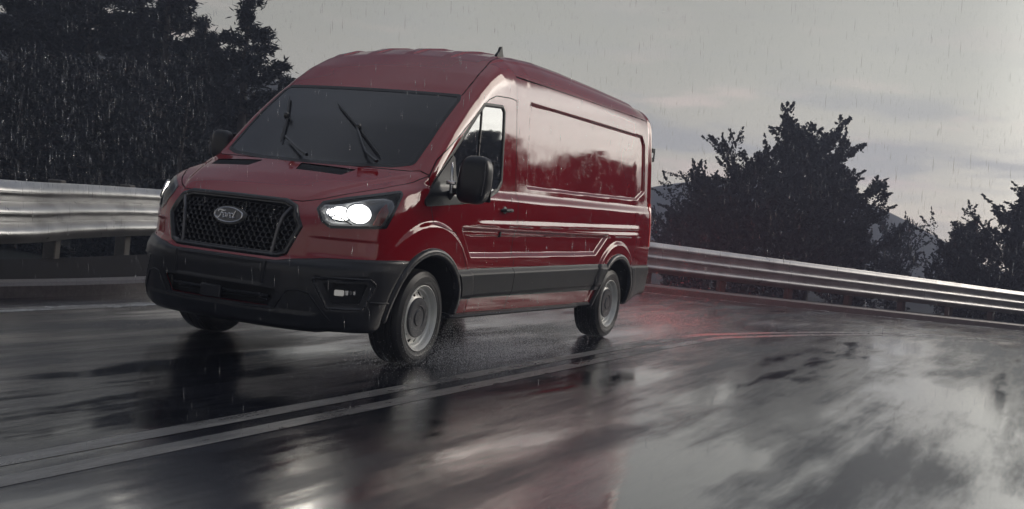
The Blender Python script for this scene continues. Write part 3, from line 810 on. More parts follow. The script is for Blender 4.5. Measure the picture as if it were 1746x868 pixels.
# ---- mirrors
def superbox(c, d, e=3.2, n=28):
    V = []; F = []
    for i in range(n+1):
        ph = -math.pi/2+math.pi*i/n
        for j in range(2*n):
            th = math.pi*j/n
            v = np.array([math.cos(ph)*math.cos(th), math.cos(ph)*math.sin(th), math.sin(ph)])
            q = (np.abs(v/np.array(d)*2)**e).sum()**(-1/e); V.append(tuple(c[k]+v[k]*q for k in range(3)))
    for i in range(n):
        for j in range(2*n): F.append((i*2*n+j, i*2*n+(j+1) % (2*n), (i+1)*2*n+(j+1) % (2*n), (i+1)*2*n+j))
    return V, F
for kk, sg in ((0, 1), (1, -1)):
    mc = (-.175, 1.215, 1.362) if sg > 0 else (-.17, -1.075, 1.45)
    SM = empty('side_mirror', mc, None, None); SM.parent = DOORS[kk]
    if sg < 0: SM.scale = (.75, .75, .72)
    mb = MB(); Vv, Ff = superbox((0, 0, 0), (.15, .245, .345), 3.6)
    # the cap narrows to the front and towards the top
    Vv = [(x, y*(1-.10*max(0, z/.17))+sg*.012*z/.17, z) for x, y, z in Vv]; mb.add(Vv, Ff); mb.obj('mirror_housing', PLASTIC, SM, sharp=60)
    mb = MB(); mb.box((-.077, 0, 0), (.006, .205, .30), ch=.002); mb.obj('mirror_glass', GLASS, SM)
    mb = MB(); mb.tube([(-.02, -sg*.215, -.135), (-.01, -sg*.17, -.095), (0, -sg*.10, -.085), (0, -sg*.06, -.085)], [.034, .026, .022, .022], 10); mb.obj('mirror_arm', PLASTIC, SM)
    mb = MB(); mb.tube([(.03, -sg*.165, -.11), (.035, -sg*.165, -.02), (.035, -sg*.17, .055), (.02, -sg*.185, .11)], [.016, .015, .012, .005], 10); mb.obj('mirror_post', CHROME, SM)
    mb = MB(); mb.box((.045, -sg*.165, -.035), (.03, .07, .028), ch=.006); mb.obj('mirror_clip', CHROME, SM)
    mb = MB(); mb.tube([(.075, sg*.105, -.11), (.078, sg*.118, 0), (.07, sg*.11, .12)], .004, 6); mb.obj('mirror_edge_trim', DCHROME, SM)
# ---- wipers
def on_ws(y, z, off):
    # start on the windscreen plane at (y, z)
    x = .25-.23*y*y-1.25*(z-1.375); P = project(np.array([[x, y, z]]), 6); n = normals(P); return P[0]+n[0]*off
for pts, blade in (([(.06, 1.385), (-.10, 1.445), (-.27, 1.515)], [(-.30, 1.49), (-.45, 1.68), (-.64, 1.85)]),
                   ([(.60, 1.385), (.47, 1.45), (.265, 1.62)], [(.57, 1.45), (.27, 1.63), (-.10, 1.825)])):
    W_ = empty('wiper', tuple(on_ws(pts[0][0], pts[0][1], .0)), None, None); W_.parent = VAN
    base_ = Vector(W_.location)
    mb = MB(); P = [Vector(on_ws(y, z, .038))-base_ for y, z in dens(pts, 4)]; mb.tube(P, [.014]+[.010]*(len(P)-2)+[.007], 8); mb.obj('wiper_arm', GLOSSBLACK, W_)
    mb = MB(); P = [Vector(on_ws(y, z, .014))-base_ for y, z in dens(blade, 6)]; mb.tube(P, [.004]+[.009]*(len(P)-2)+[.004], 8); mb.obj('wiper_blade', SEAL, W_)
    mb = MB(); q = Vector(on_ws(*blade[1], .030))-base_; mb.add(*superbox(tuple(q), (.05, .035, .06), 2.5, 8)); mb.obj('blade_joint', GLOSSBLACK, W_)
# ---- antenna on the roof
ax_, ay_ = -1.55, .60; tz = float(Ttop(np.array([ax_]), np.array([ay_]))[0][0])
mb = MB(); prof = [(-.06, 0), (-.055, .02), (-.02, .045), (.0, .085), (.02, .095), (.035, .06), (.055, .02), (.06, 0)]
Vv = [(-a, -.012, b) for a, b in prof]+[(-a, .012, b) for a, b in prof]; n_ = len(prof)
mb.add(Vv, [tuple(range(n_)), tuple(range(2*n_-1, n_-1, -1))]+[(i, n_+i, n_+(i+1) % n_, (i+1) % n_) for i in range(n_)])
AN = mb.obj('roof_antenna', SEAL, VAN); AN.location = (ax_, ay_, tz-.01)
mb = MB()
for zc in (1.98, 1.88): mb.box((-4.87, .885, zc), (.07, .03, .045), ch=.006)
mb.tube([(-4.90, .895, 1.86), (-4.90, .895, 2.0)], .009, 8); mb.obj('rear_door_hinge', PLASTIC, VAN)

# ---- wheels
def make_wheel():
    w = empty('wheel', (0, 0, 0), None, None); R = .345
    mb = MB()
    prof = [(.232, -.115), (.245, -.128), (.29, -.132), (.325, -.120), (.340, -.100)]
    for g in (-.070, -.028, .028, .070): prof += [(.3445, g-.006), (.336, g-.005), (.336, g+.005), (.3445, g+.006)]
    prof += [(.340, .100), (.333, .113), (.322, .1195), (.318, .1215), (.316, .1190), (.300, .1285), (.296, .1310), (.270, .1300), (.266, .1275), (.248, .1240), (.240, .118), (.232, .106)]
    mb.lathe_y(prof, 96); mb.obj('tyre', RUBBER, w, sharp=25)
    # steel disc with round hand holes
    rr = [.236, .232, .228, .222, .214, .208, .206, .203, .199, .194, .188, .182, .176, .170, .164, .158, .152, .146, .140]
    yy = [.112, .118, .119, .112, .085, .078, .080, .083, .078, .066, .058, .058, .062, .067, .072, .077, .081, .085, .086]
    nA = 192; Vv = []; 
    # refine radially
    r2 = np.linspace(.236, .138, 80); order = np.argsort(rr); y2 = np.interp(r2, np.array(rr)[order], np.array(yy)[order])
    th = np.linspace(0, 2*np.pi, nA, endpoint=False)
    Vm = np.stack([np.outer(r2, np.cos(th)), np.repeat(y2[:, None], nA, 1), np.outer(r2, np.sin(th))], -1).reshape(-1, 3)
    i, j = np.meshgrid(np.arange(79), np.arange(nA), indexing='ij'); a = i*nA+j; b = i*nA+(j+1) % nA; c = (i+1)*nA+(j+1) % nA; d = (i+1)*nA+j
    Tm = np.concatenate([np.stack([a, d, c], -1).reshape(-1, 3), np.stack([a, c, b], -1).reshape(-1, 3)])
    def holes(v):
        r = np.hypot(v[:, 0], v[:, 2]); t = np.arctan2(v[:, 2], v[:, 0]); q = (t/(2*np.pi)*12) % 1-.5
        return np.hypot((r-.1725), q*(2*np.pi/12)*.1725)-.0165
    Vm, Tm = region(Vm, Tm, holes, keep_inside=False)
    rim = mesh_obj('rim', Vm, Tm, STEEL, w)
    # barrel behind
    b2 = MB(); b2.lathe_y([(.228, .112), (.205, .06), (.190, .0), (.190, -.08), (.225, -.115)], 64); b2.obj('rim_barrel', DCHROME, rim)
    b2 = MB(); b2.lathe_y([(.21, .03), (0, .03)], 48); b2.obj('brake_disc', UNDER, rim)
    b2 = MB(); b2.lathe_y([(.142, .082), (.144, .094), (.138, .102), (.120, .105), (.085, .103), (.080, .099), (.06, .099), (.055, .106), (.03, .108), (0, .108)], 64); b2.obj('centre_cap', CAP, rim)
    b2 = MB(); b2.lathe_y([(.237, .116), (.236, .124), (.231, .125), (.227, .121), (.226, .116)], 96); b2.obj('rim_lip', STEEL, rim)
    return w
def copy_tree(o, parent=None):
    c = o.copy(); scene.collection.objects.link(c); c.parent = parent
    for ch in list(o.children): copy_tree(ch, c)
    return c
w0 = make_wheel()
spots = [(0, .866, 0, rad(2)), (-3.75, .866, 0, 0), (0, -.866, math.pi, rad(2)), (-3.75, -.866, math.pi, 0)]
for i, (x, y, rz, st) in enumerate(spots):
    o = w0 if i == 0 else copy_tree(w0)
    o.parent = VAN; o.location = (x, y, RZ); o.rotation_euler = (0, rad(17*i), rz+st)
    o.rotation_mode = 'YXZ' if False else 'XYZ'
# ================================================================== ROAD AND LAND
def spline(P, n=12):
    """Catmull-Rom through 2D or 3D points"""
    P = [np.array(p, float) for p in P]; P = [2*P[0]-P[1]]+P+[2*P[-1]-P[-2]]; out = []
    for i in range(1, len(P)-2):
        for k in range(n):
            t = k/n; a, b, c, d = P[i-1:i+3]
            out.append(.5*((2*b)+(-a+c)*t+(2*a-5*b+4*c-d)*t*t+(-a+3*b-3*c+d)*t**3))
    out.append(P[-2]); return np.array(out)
def zg(x, y=0):
    """road level: flat by the van, falling away behind it"""
    d = np.maximum(-9.-np.asarray(x, float), 0.); d = np.where(d < 4, d*d/8, d-2)
    return -.036*np.minimum(d, 40)
RAIL = spline([(16, -3.9), (8, -3.75), (3, -3.75), (-.53, -4.02), (-2.47, -4.95), (-4.51, -5.75), (-7.5, -6.2), (-11, -5.2), (-14.85, -2.42), (-18.7, .05), (-22.5, 2.2), (-27.6, 5.0), (-32, 9.2), (-36, 14.5), (-38, 22), (-38, 34)], 8)
OUT = spline([(60, -2.95), (16, -2.95), (3, -2.92), (-1.3, -2.95), (-4.5, -3.7), (-7.5, -4.6), (-11, -3.9), (-14.3, -1.6), (-18.1, .9), (-21.9, 3.1), (-26.8, 6.0), (-31, 9.9), (-34.8, 15.0), (-36.8, 22), (-37, 34)], 10)
INN = spline([(60, 15), (22, 15), (10, 15), (2, 15), (-4, 15), (-8, 15.2), (-12, 15.6), (-15, 16), (-18, 16.6), (-20, 17.5), (-22, 19), (-24, 21), (-26, 24), (-27, 28), (-27, 36)], 10)
def wet_ground(name, c0, c1, r_lo, r_hi, streak, bumpy):
    m, t, b = mat(name)
    o = t.nodes.new('ShaderNodeTexCoord')
    mp1 = t.nodes.new('ShaderNodeMapping'); mp1.inputs['Scale'].default_value = streak; mp1.inputs['Rotation'].default_value = (0, 0, rad(6)); t.links.new(o.outputs['Object'], mp1.inputs[0])
    n1 = N(t, 'ShaderNodeTexNoise', Scale=1.0, Detail=8., Roughness=.66, Distortion=.15); t.links.new(mp1.outputs[0], n1.inputs['Vector'])
    n2 = N(t, 'ShaderNodeTexNoise', Scale=.33, Detail=5., Roughness=.55); t.links.new(o.outputs['Object'], n2.inputs['Vector'])
    n3 = N(t, 'ShaderNodeTexNoise', Scale=150., Detail=3., Roughness=.7); t.links.new(o.outputs['Object'], n3.inputs['Vector'])
    s = math_(t, 'ADD', math_(t, 'MULTIPLY', n1.outputs[0], .62), math_(t, 'MULTIPLY', n2.outputs[0], .38))
    r = ramp(t, s, [(.38, r_lo), (.49, r_lo*1.4), (.60, r_hi)], 'EASE'); t.links.new(r.outputs[0], b.inputs['Roughness'])
    cc = ramp(t, s, [(.38, c0), (.62, c1)]); k = ramp(t, n3.outputs[0], [(.3, .7), (.7, 1.25)])
    t.links.new(mix(t, 1.0, cc.outputs[0], k.outputs[0], 'MULTIPLY'), b.inputs['Base Color'])
    b.inputs['Specular IOR Level'].default_value = .5
    amp = ramp(t, s, [(.44, .05), (.58, 1)]); hgt = math_(t, 'MULTIPLY', n3.outputs[0], amp.outputs[0])
    wv_ = N(t, 'ShaderNodeTexNoise', Scale=7., Detail=3., Roughness=.5); t.links.new(mp1.outputs[0], wv_.inputs['Vector'])
    h2 = math_(t, 'ADD', math_(t, 'MULTIPLY', hgt, .8), math_(t, 'MULTIPLY', wv_.outputs[0], .45))
    bp = t.nodes.new('ShaderNodeBump'); bp.inputs['Strength'].default_value = bumpy; bp.inputs['Distance'].default_value = .006
    t.links.new(h2, bp.inputs['Height']); t.links.new(bp.outputs[0], b.inputs['Normal'])
    cw = ramp(t, s, [(.46, 1.), (.58, .12)], 'EASE'); t.links.new(cw.outputs[0], b.inputs['Coat Weight']); b.inputs['Coat IOR'].default_value = 2.0
    t.links.new(r.outputs[0], b.inputs['Coat Roughness']); t.links.new(bp.outputs[0], b.inputs['Coat Normal'])
    return m
ASPHALT = wet_ground('wet_asphalt', (.004, .005, .010), (.010, .011, .019), .065, .27, (.20, 1.6, 1), .28)
LINEM = wet_ground('worn_wet_road_paint', (.09, .088, .09), (.20, .195, .19), .22, .5, (1.5, 6, 1), .5)
EARTH = simple('dark_wet_soil_and_grass', (.016, .019, .018), .9, spec=.1, bump=.6, bscale=6., var=.5)
CONC = simple('wet_concrete_kerb', (.12, .105, .105), .38, bump=.3, bscale=30., var=.25)
def strip(name, A, B_, zoff, m, cols=10, parent=None):
    n = len(A); V = []; F = []
    for i in range(n):
        for j in range(cols+1):
            p = A[i]+(B_[i]-A[i])*j/cols; V.append((p[0], p[1], float(zg(p[0]))+zoff))
    for i in range(n-1):
        for j in range(cols): F.append((i*(cols+1)+j, (i+1)*(cols+1)+j, (i+1)*(cols+1)+j+1, i*(cols+1)+j+1))
    o = mesh_obj(name, V, F, m, parent); 
    return o
road = strip('road', OUT, INN, 0., ASPHALT, 14); tag(road, kind='structure')
if road.data.polygons[0].normal.z < 0: road.data.flip_normals()
def offset(C, d):
    t = np.gradient(C, axis=0); t /= np.linalg.norm(t, axis=1)[:, None]; return C+np.stack([t[:, 1], -t[:, 0]], 1)*d
def band(name, C, w, zoff, m, kind='structure'):
    A = offset(C, -w/2); B_ = offset(C, w/2); o = strip(name, A, B_, zoff, m, 1)
    if o.data.polygons[0].normal.z < 0: o.data.flip_normals()
    return tag(o, kind=kind)
for dy in (-.115, .115):
    C = spline([(20, 1.545+dy), (4, 1.545+dy), (-4.2, 1.54+dy), (-6.2, 1.78+dy), (-9, 2.7+dy), (-12.5, 4.5+dy), (-17, 7.6+dy), (-22, 12+dy), (-28, 19+dy)], 14)
    band('road_line', C, .115, .0015, LINEM)
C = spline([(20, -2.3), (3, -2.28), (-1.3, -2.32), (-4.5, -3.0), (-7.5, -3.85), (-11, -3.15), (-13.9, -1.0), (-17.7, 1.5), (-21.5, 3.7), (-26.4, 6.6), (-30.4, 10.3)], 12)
RAILREFM = wet_ground('painted_rail_reflection', (.30, .30, .30), (.5, .5, .49), .12, .4, (1.5, 6, 1), .4)  # pale strip painted on the road in place of the rail's wet reflection
band('rail_reflection_strip', C, .20, .0015, RAILREFM)
# kerb with a real step, then the verge
K = []
ko = offset(OUT, 0)
sgn = 1 if (offset(OUT, .2)[20][1] < OUT[20][1]) else -1
A0, A1, A2, A3 = OUT+0, offset(OUT, sgn*.03), offset(OUT, sgn*.20), offset(OUT, sgn*.22)
Vk = []; Fk = []
for i in range(len(OUT)):
    z = float(zg(OUT[i][0]))
    for P_, h in ((A0, -.05), (A0, .10), (A1, .13), (A2, .135), (A3, -.05)): Vk.append((P_[i][0], P_[i][1], z+h))
for i in range(len(OUT)-1):
    for j in range(4): Fk.append((i*5+j, i*5+j+1, (i+1)*5+j+1, (i+1)*5+j))
kerb = mesh_obj('kerb', Vk, Fk, CONC, sharp=40); tag(kerb, kind='structure')
vg = strip('verge', offset(OUT, sgn*.21), offset(OUT, sgn*1.9), .115, simple('wet_gravel_verge', (.020, .018, .019), .9, spec=.1, bump=.8, bscale=25., var=.4), 6); tag(vg, kind='structure')
# land: one sheet to the horizon, with banks and hills rising beyond the rail
hrng = np.random.default_rng(5)
def fbm(x, y, seed=0, sc=1.):
    r = np.random.default_rng(seed); v = 0
    for o_ in range(5):
        for _ in range(3):
            a = r.uniform(0, 2*np.pi); f = sc*2**o_*r.uniform(.7, 1.3); v = v+np.sin((x*np.cos(a)+y*np.sin(a))*f+r.uniform(0, 6.28))/2**o_
    return v/4
def land_h(x, y):
    # distance beyond the rail side, using the rail polyline
    P = np.stack([x, y], -1)[..., None, :]-RAIL
    d = np.sqrt((P**2).sum(-1)); i = d.argmin(-1); dm = d.min(-1)
    tg = np.gradient(RAIL, axis=0); tg /= np.linalg.norm(tg, axis=1)[:, None]
    pp = P[np.arange(len(x)), i] if P.ndim == 3 else P
    side = tg[i][:, 0]*pp[:, 1]-tg[i][:, 1]*pp[:, 0]     # >0: outside
    out = np.where(side > 0, dm, 0)
    z = zg(x)-.30
    left = S(((x-7.1)*.433-(y-5.05)*.895-5)/13.)*S((-x-.0)/8)   # a bank rises away from the rail
    z = z+np.where(side > 0, left*(2.3+.6*fbm(x, y, 3, .10))+S((out-2)/12)*.2*fbm(x, y, 4, .4), 0)
    z = z-np.where((side > 0), S((out-1.0)/6)*.8*(1-left), 0)
    far = S((np.hypot(x, y)-60)/100.)
    z = z+far*(1.5+1.5*fbm(x, y, 8, .012))
    return z
gx = np.concatenate([np.linspace(-190, -120, 8)[:-1], np.linspace(-120, 60, 121)[:-1], np.linspace(60, 120, 8)]); gy = np.concatenate([np.linspace(-160, -90, 8)[:-1], np.linspace(-90, 110, 134)[:-1], np.linspace(110, 160, 6)])
GX, GY = np.meshgrid(gx, gy, indexing='ij'); GZ = land_h(GX.ravel(), GY.ravel()).reshape(GX.shape)
nx_, ny_ = GX.shape; i, j = np.meshgrid(np.arange(nx_-1), np.arange(ny_-1), indexing='ij')
Q = np.stack([i*ny_+j, (i+1)*ny_+j, (i+1)*ny_+j+1, i*ny_+j+1], -1).reshape(-1, 4)
ground = mesh_obj('ground', np.stack([GX, GY, GZ], -1).reshape(-1, 3), Q, EARTH); tag(ground, kind='structure')
def ground_z(x, y): return float(land_h(np.array([x], float), np.array([y], float))[0])
# distant hill closing the view on the right
def hill(name, c, r, h, seed, rough=0.):
    n = 60 if not rough else 150; V = []; F = []
    for a in range(n):
        for b in range(n):
            u, v = (a/(n-1)*2-1), (b/(n-1)*2-1); x = c[0]+u*r[0]; y = c[1]+v*r[1]
            q = max(0, 1-u*u-v*v); V.append((x, y, -4+h*q**1.3*(1+.25*float(fbm(np.array([x]), np.array([y]), seed, .03)[0]))+(rough*abs(float(fbm(np.array([x]), np.array([y]), seed+1, 1.1)[0])) if rough else 0)))
    for a in range(n-1):
        for b in range(n-1): F.append((a*n+b, (a+1)*n+b, (a+1)*n+b+1, a*n+b+1))
    return tag(mesh_obj(name, V, F, simple(name+'_cover', (.030, .034, .034), .9, bump=1., bscale=.3, var=.5)), kind='structure')
hill('hill', (-150, -34), (38, 40), 12, 11)
hill('hillside', (-60.0, -49.0), (30, 26), 13.2, 12)
hill('hillside', (-42.0, -54.0), (30, 24), 16.5, 14)
hill('hillside', (-53.1, -54.0), (18, 18), 16.0, 15)

# ================================================================== GUARD RAIL (thrie beam on posts)
GALV = simple('wet_galvanised_steel', (.55, .55, .55), .36, metal=.85, var=.10, bscale=3., coat=.25, coat_r=.25)
WOODP = simple('weathered_post', (.07, .065, .06), .55, bump=.5, bscale=25., var=.3)
def resample(C, step):
    d = np.concatenate([[0], np.cumsum(np.linalg.norm(np.diff(C, axis=0), axis=1))]); s = np.arange(0, d[-1], step)
    return np.stack([np.interp(s, d, C[:, k]) for k in range(2)], 1)
RC = resample(RAIL, .25); tg = np.gradient(RC, axis=0); tg /= np.linalg.norm(tg, axis=1)[:, None]; nr = np.stack([tg[:, 1], -tg[:, 0]], 1)
roadside = -1 if nr[30][1] < 0 else 1
nr = nr*roadside
# profile (out towards the road, z)
prof = []
for k in range(61):
    z = .352+k*.0102; q = (z-.352)/.612; w_ = .5-.5*math.cos(q*6*math.pi); w_ = w_**.62 if True else w_; prof.append((.012+.078*w_, z))
RAILP = empty('guard_rail', (float(RC[40][0]), float(RC[40][1]), 0), 'galvanised steel guard rail of three ridges curving behind the van', 'guard rail')
ro = Vector(RAILP.location)
seg = 16      # 4 m panels, lapped
k = 0; first = True
for s0 in range(0, len(RC)-1, seg):
    e = min(s0+seg+1, len(RC)-1)
    if e-s0 < 2: break
    V = []; F = []; lap = .003 if (s0//seg) % 2 else 0.
    for i in range(s0, e+1):
        zb = float(zg(RC[i][0]))
        for (o_, z) in prof: V.append((RC[i][0]+nr[i][0]*(o_+lap)-ro.x, RC[i][1]+nr[i][1]*(o_+lap)-ro.y, zb+z-ro.z))
    m_ = len(prof); n_ = e-s0+1; nv = len(V)
    V += [(V[a][0]-nr[s0+a//m_][0]*.004, V[a][1]-nr[s0+a//m_][1]*.004, V[a][2]) for a in range(nv)]
    for i in range(n_-1):
        for j in range(m_-1):
            q = (i*m_+j, (i+1)*m_+j, (i+1)*m_+j+1, i*m_+j+1); F.append(q); F.append(tuple(nv+a for a in q[::-1]))
        F.append((i*m_+m_-1, (i+1)*m_+m_-1, nv+(i+1)*m_+m_-1, nv+i*m_+m_-1)); F.append((i*m_, nv+i*m_, nv+(i+1)*m_, (i+1)*m_))
    mesh_obj('rail_beam', V, F, GALV, RAILP, sharp=50)
for i in range(2, len(RC)-2, 8):
    p = RC[i]; zb = float(zg(p[0])); a = math.atan2(nr[i][1], nr[i][0]); R3 = Matrix.Rotation(a, 3, 'Z')
    mb = MB(); mb.box((0, 0, .18), (.14, .16, 1.62), ch=.012)
    o = mb.obj('post', WOODP, RAILP, smooth=False); o.location = (p[0]-nr[i][0]*.20-ro.x, p[1]-nr[i][1]*.20-ro.y, zb-ro.z); o.rotation_euler = (0, 0, a)
    mb = MB(); mb.box((0, 0, .66), (.14, .12, .44), ch=.008); q = mb.obj('spacer_block', WOODP, RAILP, smooth=False); q.location = (p[0]-nr[i][0]*.062-ro.x, p[1]-nr[i][1]*.062-ro.y, zb-ro.z); q.rotation_euler = (0, 0, a)
    mb = MB(); mb.lathe_y([(0, .012), (.016, .010), (.022, .004), (.022, 0)], 12); q = mb.obj('bolt', GALV, RAILP); q.location = (p[0]+nr[i][0]*.014-ro.x, p[1]+nr[i][1]*.014-ro.y, zb+.76-ro.z); q.rotation_euler = (0, 0, a-math.pi/2)

# ================================================================== TREES
LEAF = simple('dark_leaves', (.022, .027, .030), .9, spec=.1, var=.45, bscale=2.0)
LEAF2 = simple('dark_needles', (.017, .022, .026), .9, spec=.1, var=.4, bscale=2.0)
BARK = simple('wet_bark', (.030, .026, .024), .6, bump=.6, bscale=14., var=.3)
def make_tree_mesh(seed, H=10., spread=.42, kind='leafy', leaves=16000, leaf=.13):
    r = np.random.default_rng(seed); trunk = MB(); tips = []
    th = H*.96
    lean = r.uniform(-.04, .04, 2)*H
    tr = [(lean[0]*q*q+.05*H*.15*math.sin(3*q+seed), lean[1]*q*q, th*q) for q in np.linspace(0, 1, 10)]
    trunk.tube(tr, [H*.022*(1-.88*q)+.01 for q in np.linspace(0, 1, 10)], 8)
    nb = int(34 if kind == 'leafy' else 58)
    for b in range(nb):
        q = r.uniform(.10, .97) if kind == 'leafy' else .06+.92*b/nb
        k = q*9; i0 = int(min(k, 8)); f = k-i0; st = np.array(tr[i0])*(1-f)+np.array(tr[i0+1])*f
        az = r.uniform(0, 2*np.pi)
        if kind == 'leafy':
            L = H*spread*(.35+1.0*math.sin(math.pi*min(1, .10+q*.86))**.8)*r.uniform(.55, 1.08); up = r.uniform(.35, 1.1)+.5*q
        else:
            L = H*spread*(1.04-q)**.85*r.uniform(.7, 1.1)+.1; up = .18-.25*(1-q)+r.uniform(-.1, .15)
        d = np.array([math.cos(az), math.sin(az), up]); d /= np.linalg.norm(d)
        pts = [st]; cur = st.copy(); dd = d.copy(); ns = 6
        for s_ in range(ns):
            dd = dd+r.normal(0, .10, 3)+np.array([0, 0, .05 if kind == 'leafy' else .03]); dd /= np.linalg.norm(dd); cur = cur+dd*L/ns; pts.append(cur.copy())
        trunk.tube(pts, [max(.008, H*.009*(1-q*.6)*(1-s_/ns*.85)) for s_ in range(ns+1)], 5)
        for s_ in range(1, ns+1):
            for _ in range(3 if kind == 'leafy' else 4):
                sd = dd+r.normal(0, .75 if kind == 'leafy' else .45, 3); sd /= np.linalg.norm(sd)
                if kind == 'leafy': sd[2] = abs(sd[2])*.9+.15
                l2 = L*r.uniform(.14, .34); tips.append((pts[s_], sd, l2))
                if s_ >= 3: trunk.tube([pts[s_], pts[s_]+sd*l2*.8], [max(.006, H*.0012), .004], 3, cap=False)
    # leaves along the twigs
    tips_p = np.array([t[0] for t in tips]); tips_d = np.array([t[1] for t in tips]); tips_l = np.array([t[2] for t in tips])
    wgt = tips_l/tips_l.sum(); ix = r.choice(len(tips), leaves, p=wgt)
    tt = r.beta(1.6, 1.1, leaves)*1.1; C = tips_p[ix]+tips_d[ix]*(tips_l[ix]*tt)[:, None]+r.normal(0, 1, (leaves, 3))*(leaf*.9)*(1.15-tt.clip(0, 1))[:, None]
    a = tips_d[ix]*.9+r.normal(0, .55, (leaves, 3)); a /= np.linalg.norm(a, axis=1)[:, None]
    b = np.cross(a, r.normal(0, 1, (leaves, 3))); b /= np.linalg.norm(b, axis=1)[:, None]
    sz = leaf*r.uniform(.5, 1.25, leaves)[:, None]
    asp = .42 if kind == 'leafy' else .16
    V = np.stack([C-a*sz*.5, C+b*sz*asp, C+a*sz*.75, C-b*sz*asp], 1).reshape(-1, 3)
    F = np.arange(leaves*4).reshape(-1, 4)
    tm = bpy.data.meshes.new('trunk'); tm.from_pydata([tuple(v) for v in trunk.V], [], trunk.F); tm.materials.append(BARK)
    tm.polygons.foreach_set('use_smooth', [True]*len(tm.polygons))
    cm = bpy.data.meshes.new('crown'); cm.from_pydata(V.tolist(), [], F.tolist()); cm.materials.append(LEAF if kind == 'leafy' else LEAF2)
    return tm, cm
KINDS = {'tall': make_tree_mesh(1, 10, .26, 'leafy', 26000, .15), 'bushy': make_tree_mesh(2, 8, .44, 'leafy', 24000, .15), 'wide': make_tree_mesh(7, 7, .56, 'leafy', 24000, .15),
         'conifer': make_tree_mesh(4, 11, .24, 'conifer', 42000, .20), 'conifer2': make_tree_mesh(9, 10, .30, 'conifer', 40000, .20)}
H0 = {'tall': 10, 'bushy': 8, 'wide': 7, 'conifer': 11, 'conifer2': 10}
def at(u, d):
    """ground position seen in the direction of picture column u (near the horizon) at distance d"""
    x = (u-873)/1959.83; v = np.array([x, 0.0, -1.0]); w = CM.T @ v; w[2] = 0; return CP[0]+w[0]*d, CP[1]+w[1]*d
def tree(kind, u, d, h, label, group, rz=0., zs=1.):
    x, y = at(u, d); z = ground_z(x, y)-.1
    o = empty('conifer_tree' if kind.startswith('con') else 'leafy_tree', (x, y, z), label, 'tree', group, rz)
    s = h/H0[kind]; o.scale = (s*zs, s*zs, s)
    tm, cm = KINDS[kind]
    a = bpy.data.objects.new('trunk', tm); link(a, o); b = bpy.data.objects.new('crown', cm); link(b, o); return o
G1 = 'trees beyond the curving guard rail'
tree('tall', 1330, 40, 6.9, 'tallest dark tree, its feathery crown standing over the middle of the curving rail', G1, .6, 1.0)
tree('tall', 1378, 42, 7.0, 'slim tall tree with a pointed crown just right of the tallest one', G1, 2.4, .95)
tree('bushy', 1262, 39, 5.1, 'broad bushy tree leaning out left of the tallest tree', G1, 1.2, .95)
tree('bushy', 1205, 42, 4.4, 'low rounded tree between the van and the broad bushy tree', G1, 4.0, 1.0)
tree('wide', 1150, 44, 3.4, 'lowest tree of the row, close beside the rear corner of the van', G1, .2, .9)
tree('tall', 1440, 40, 5.6, 'medium tree with a ragged top at the right end of the big clump', G1, 5.0, 1.2)
tree('wide', 1345, 37, 4.0, 'dense low tree filling the foot of the big clump', G1, 2.2, 1.1)
tree('wide', 1240, 38, 3.6, 'dense low tree under the broad bushy tree, hiding its trunk', G1, 3.3, 1.1)
tree('wide', 1430, 38, 3.2, 'squat leafy tree at the foot of the ragged-topped tree', G1, 5.3, 1.0)
tree('bushy', 1522, 46, 3.9, 'small lone tree standing apart between the two clumps', G1, .9, .75)
tree('tall', 1652, 42, 4.4, 'dark tree with a rounded top at the left of the far right clump', G1, 3.9, 1.35)
tree('bushy', 1625, 44, 3.2, 'low tree at the left edge of the far right clump', G1, 1.9, .9)
tree('tall', 1728, 40, 5.3, 'tall dark tree at the right border of the picture', G1, 1.0, 1.3)
tree('wide', 1700, 38, 3.5, 'dense low tree under the two taller ones at the far right', G1, 4.4, 1.1)
tree('bushy', 1785, 39, 4.8, 'dark tree cut by the right border of the picture', G1, 2.7, 1.1)
G2 = 'conifers on the dark bank behind the van'
specs = [('conifer', 392, 27, 6.9, 'tall dark conifer rising just left of the windscreen, its top against the sky', .3, 1.25),
 ('conifer2', 447, 30, 5.6, 'shorter conifer between the tallest one and the roof of the van', 1.5, 1.1),
 ('conifer2', 492, 34, 5.1, 'small conifer peeping over the front edge of the van roof', 2.2, 1.0),
 ('conifer', 320, 29, 6.4, 'dark conifer to the left of the tall one by the windscreen', 4.1, 1.2),
 ('conifer2', 255, 27, 6.9, 'wide conifer above the lit headlamp on the far side', .9, 1.2),
 ('conifer', 190, 30, 7.0, 'dense conifer in the middle of the dark slope on the left', 2.9, 1.3),
 ('conifer2', 120, 27, 6.3, 'broad conifer low on the left slope behind the rail', 5.1, 1.2),
 ('conifer', 55, 29, 6.4, 'tall conifer close to the left border of the picture', .1, 1.3),
 ('conifer2', -10, 26, 5.6, 'conifer cut by the left border of the picture', 3.6, 1.3),
 ('conifer', 345, 36, 6.6, 'conifer farther back, seen in the gap beside the tall one', 5.5, 1.3),
 ('conifer', 225, 38, 7.0, 'conifer farther up the slope above the wide one', 1.8, 1.4),
 ('conifer', 90, 37, 6.9, 'highest conifer on the upper left of the slope', 3.1, 1.4),
 ('conifer2', 155, 22, 3.4, 'young conifer near the rail at the foot of the slope', 3.1, 1.2),
 ('conifer2', 20, 21, 3.4, 'young conifer near the rail in the left corner', .7, 1.2),
 ('conifer2', 290, 23, 4.0, 'young conifer near the rail just left of the bonnet', 2.1, 1.2)]
for kd, u, d, h, lb, rz, zs in specs: tree(kd, u, d, h, lb, G2, rz, zs)

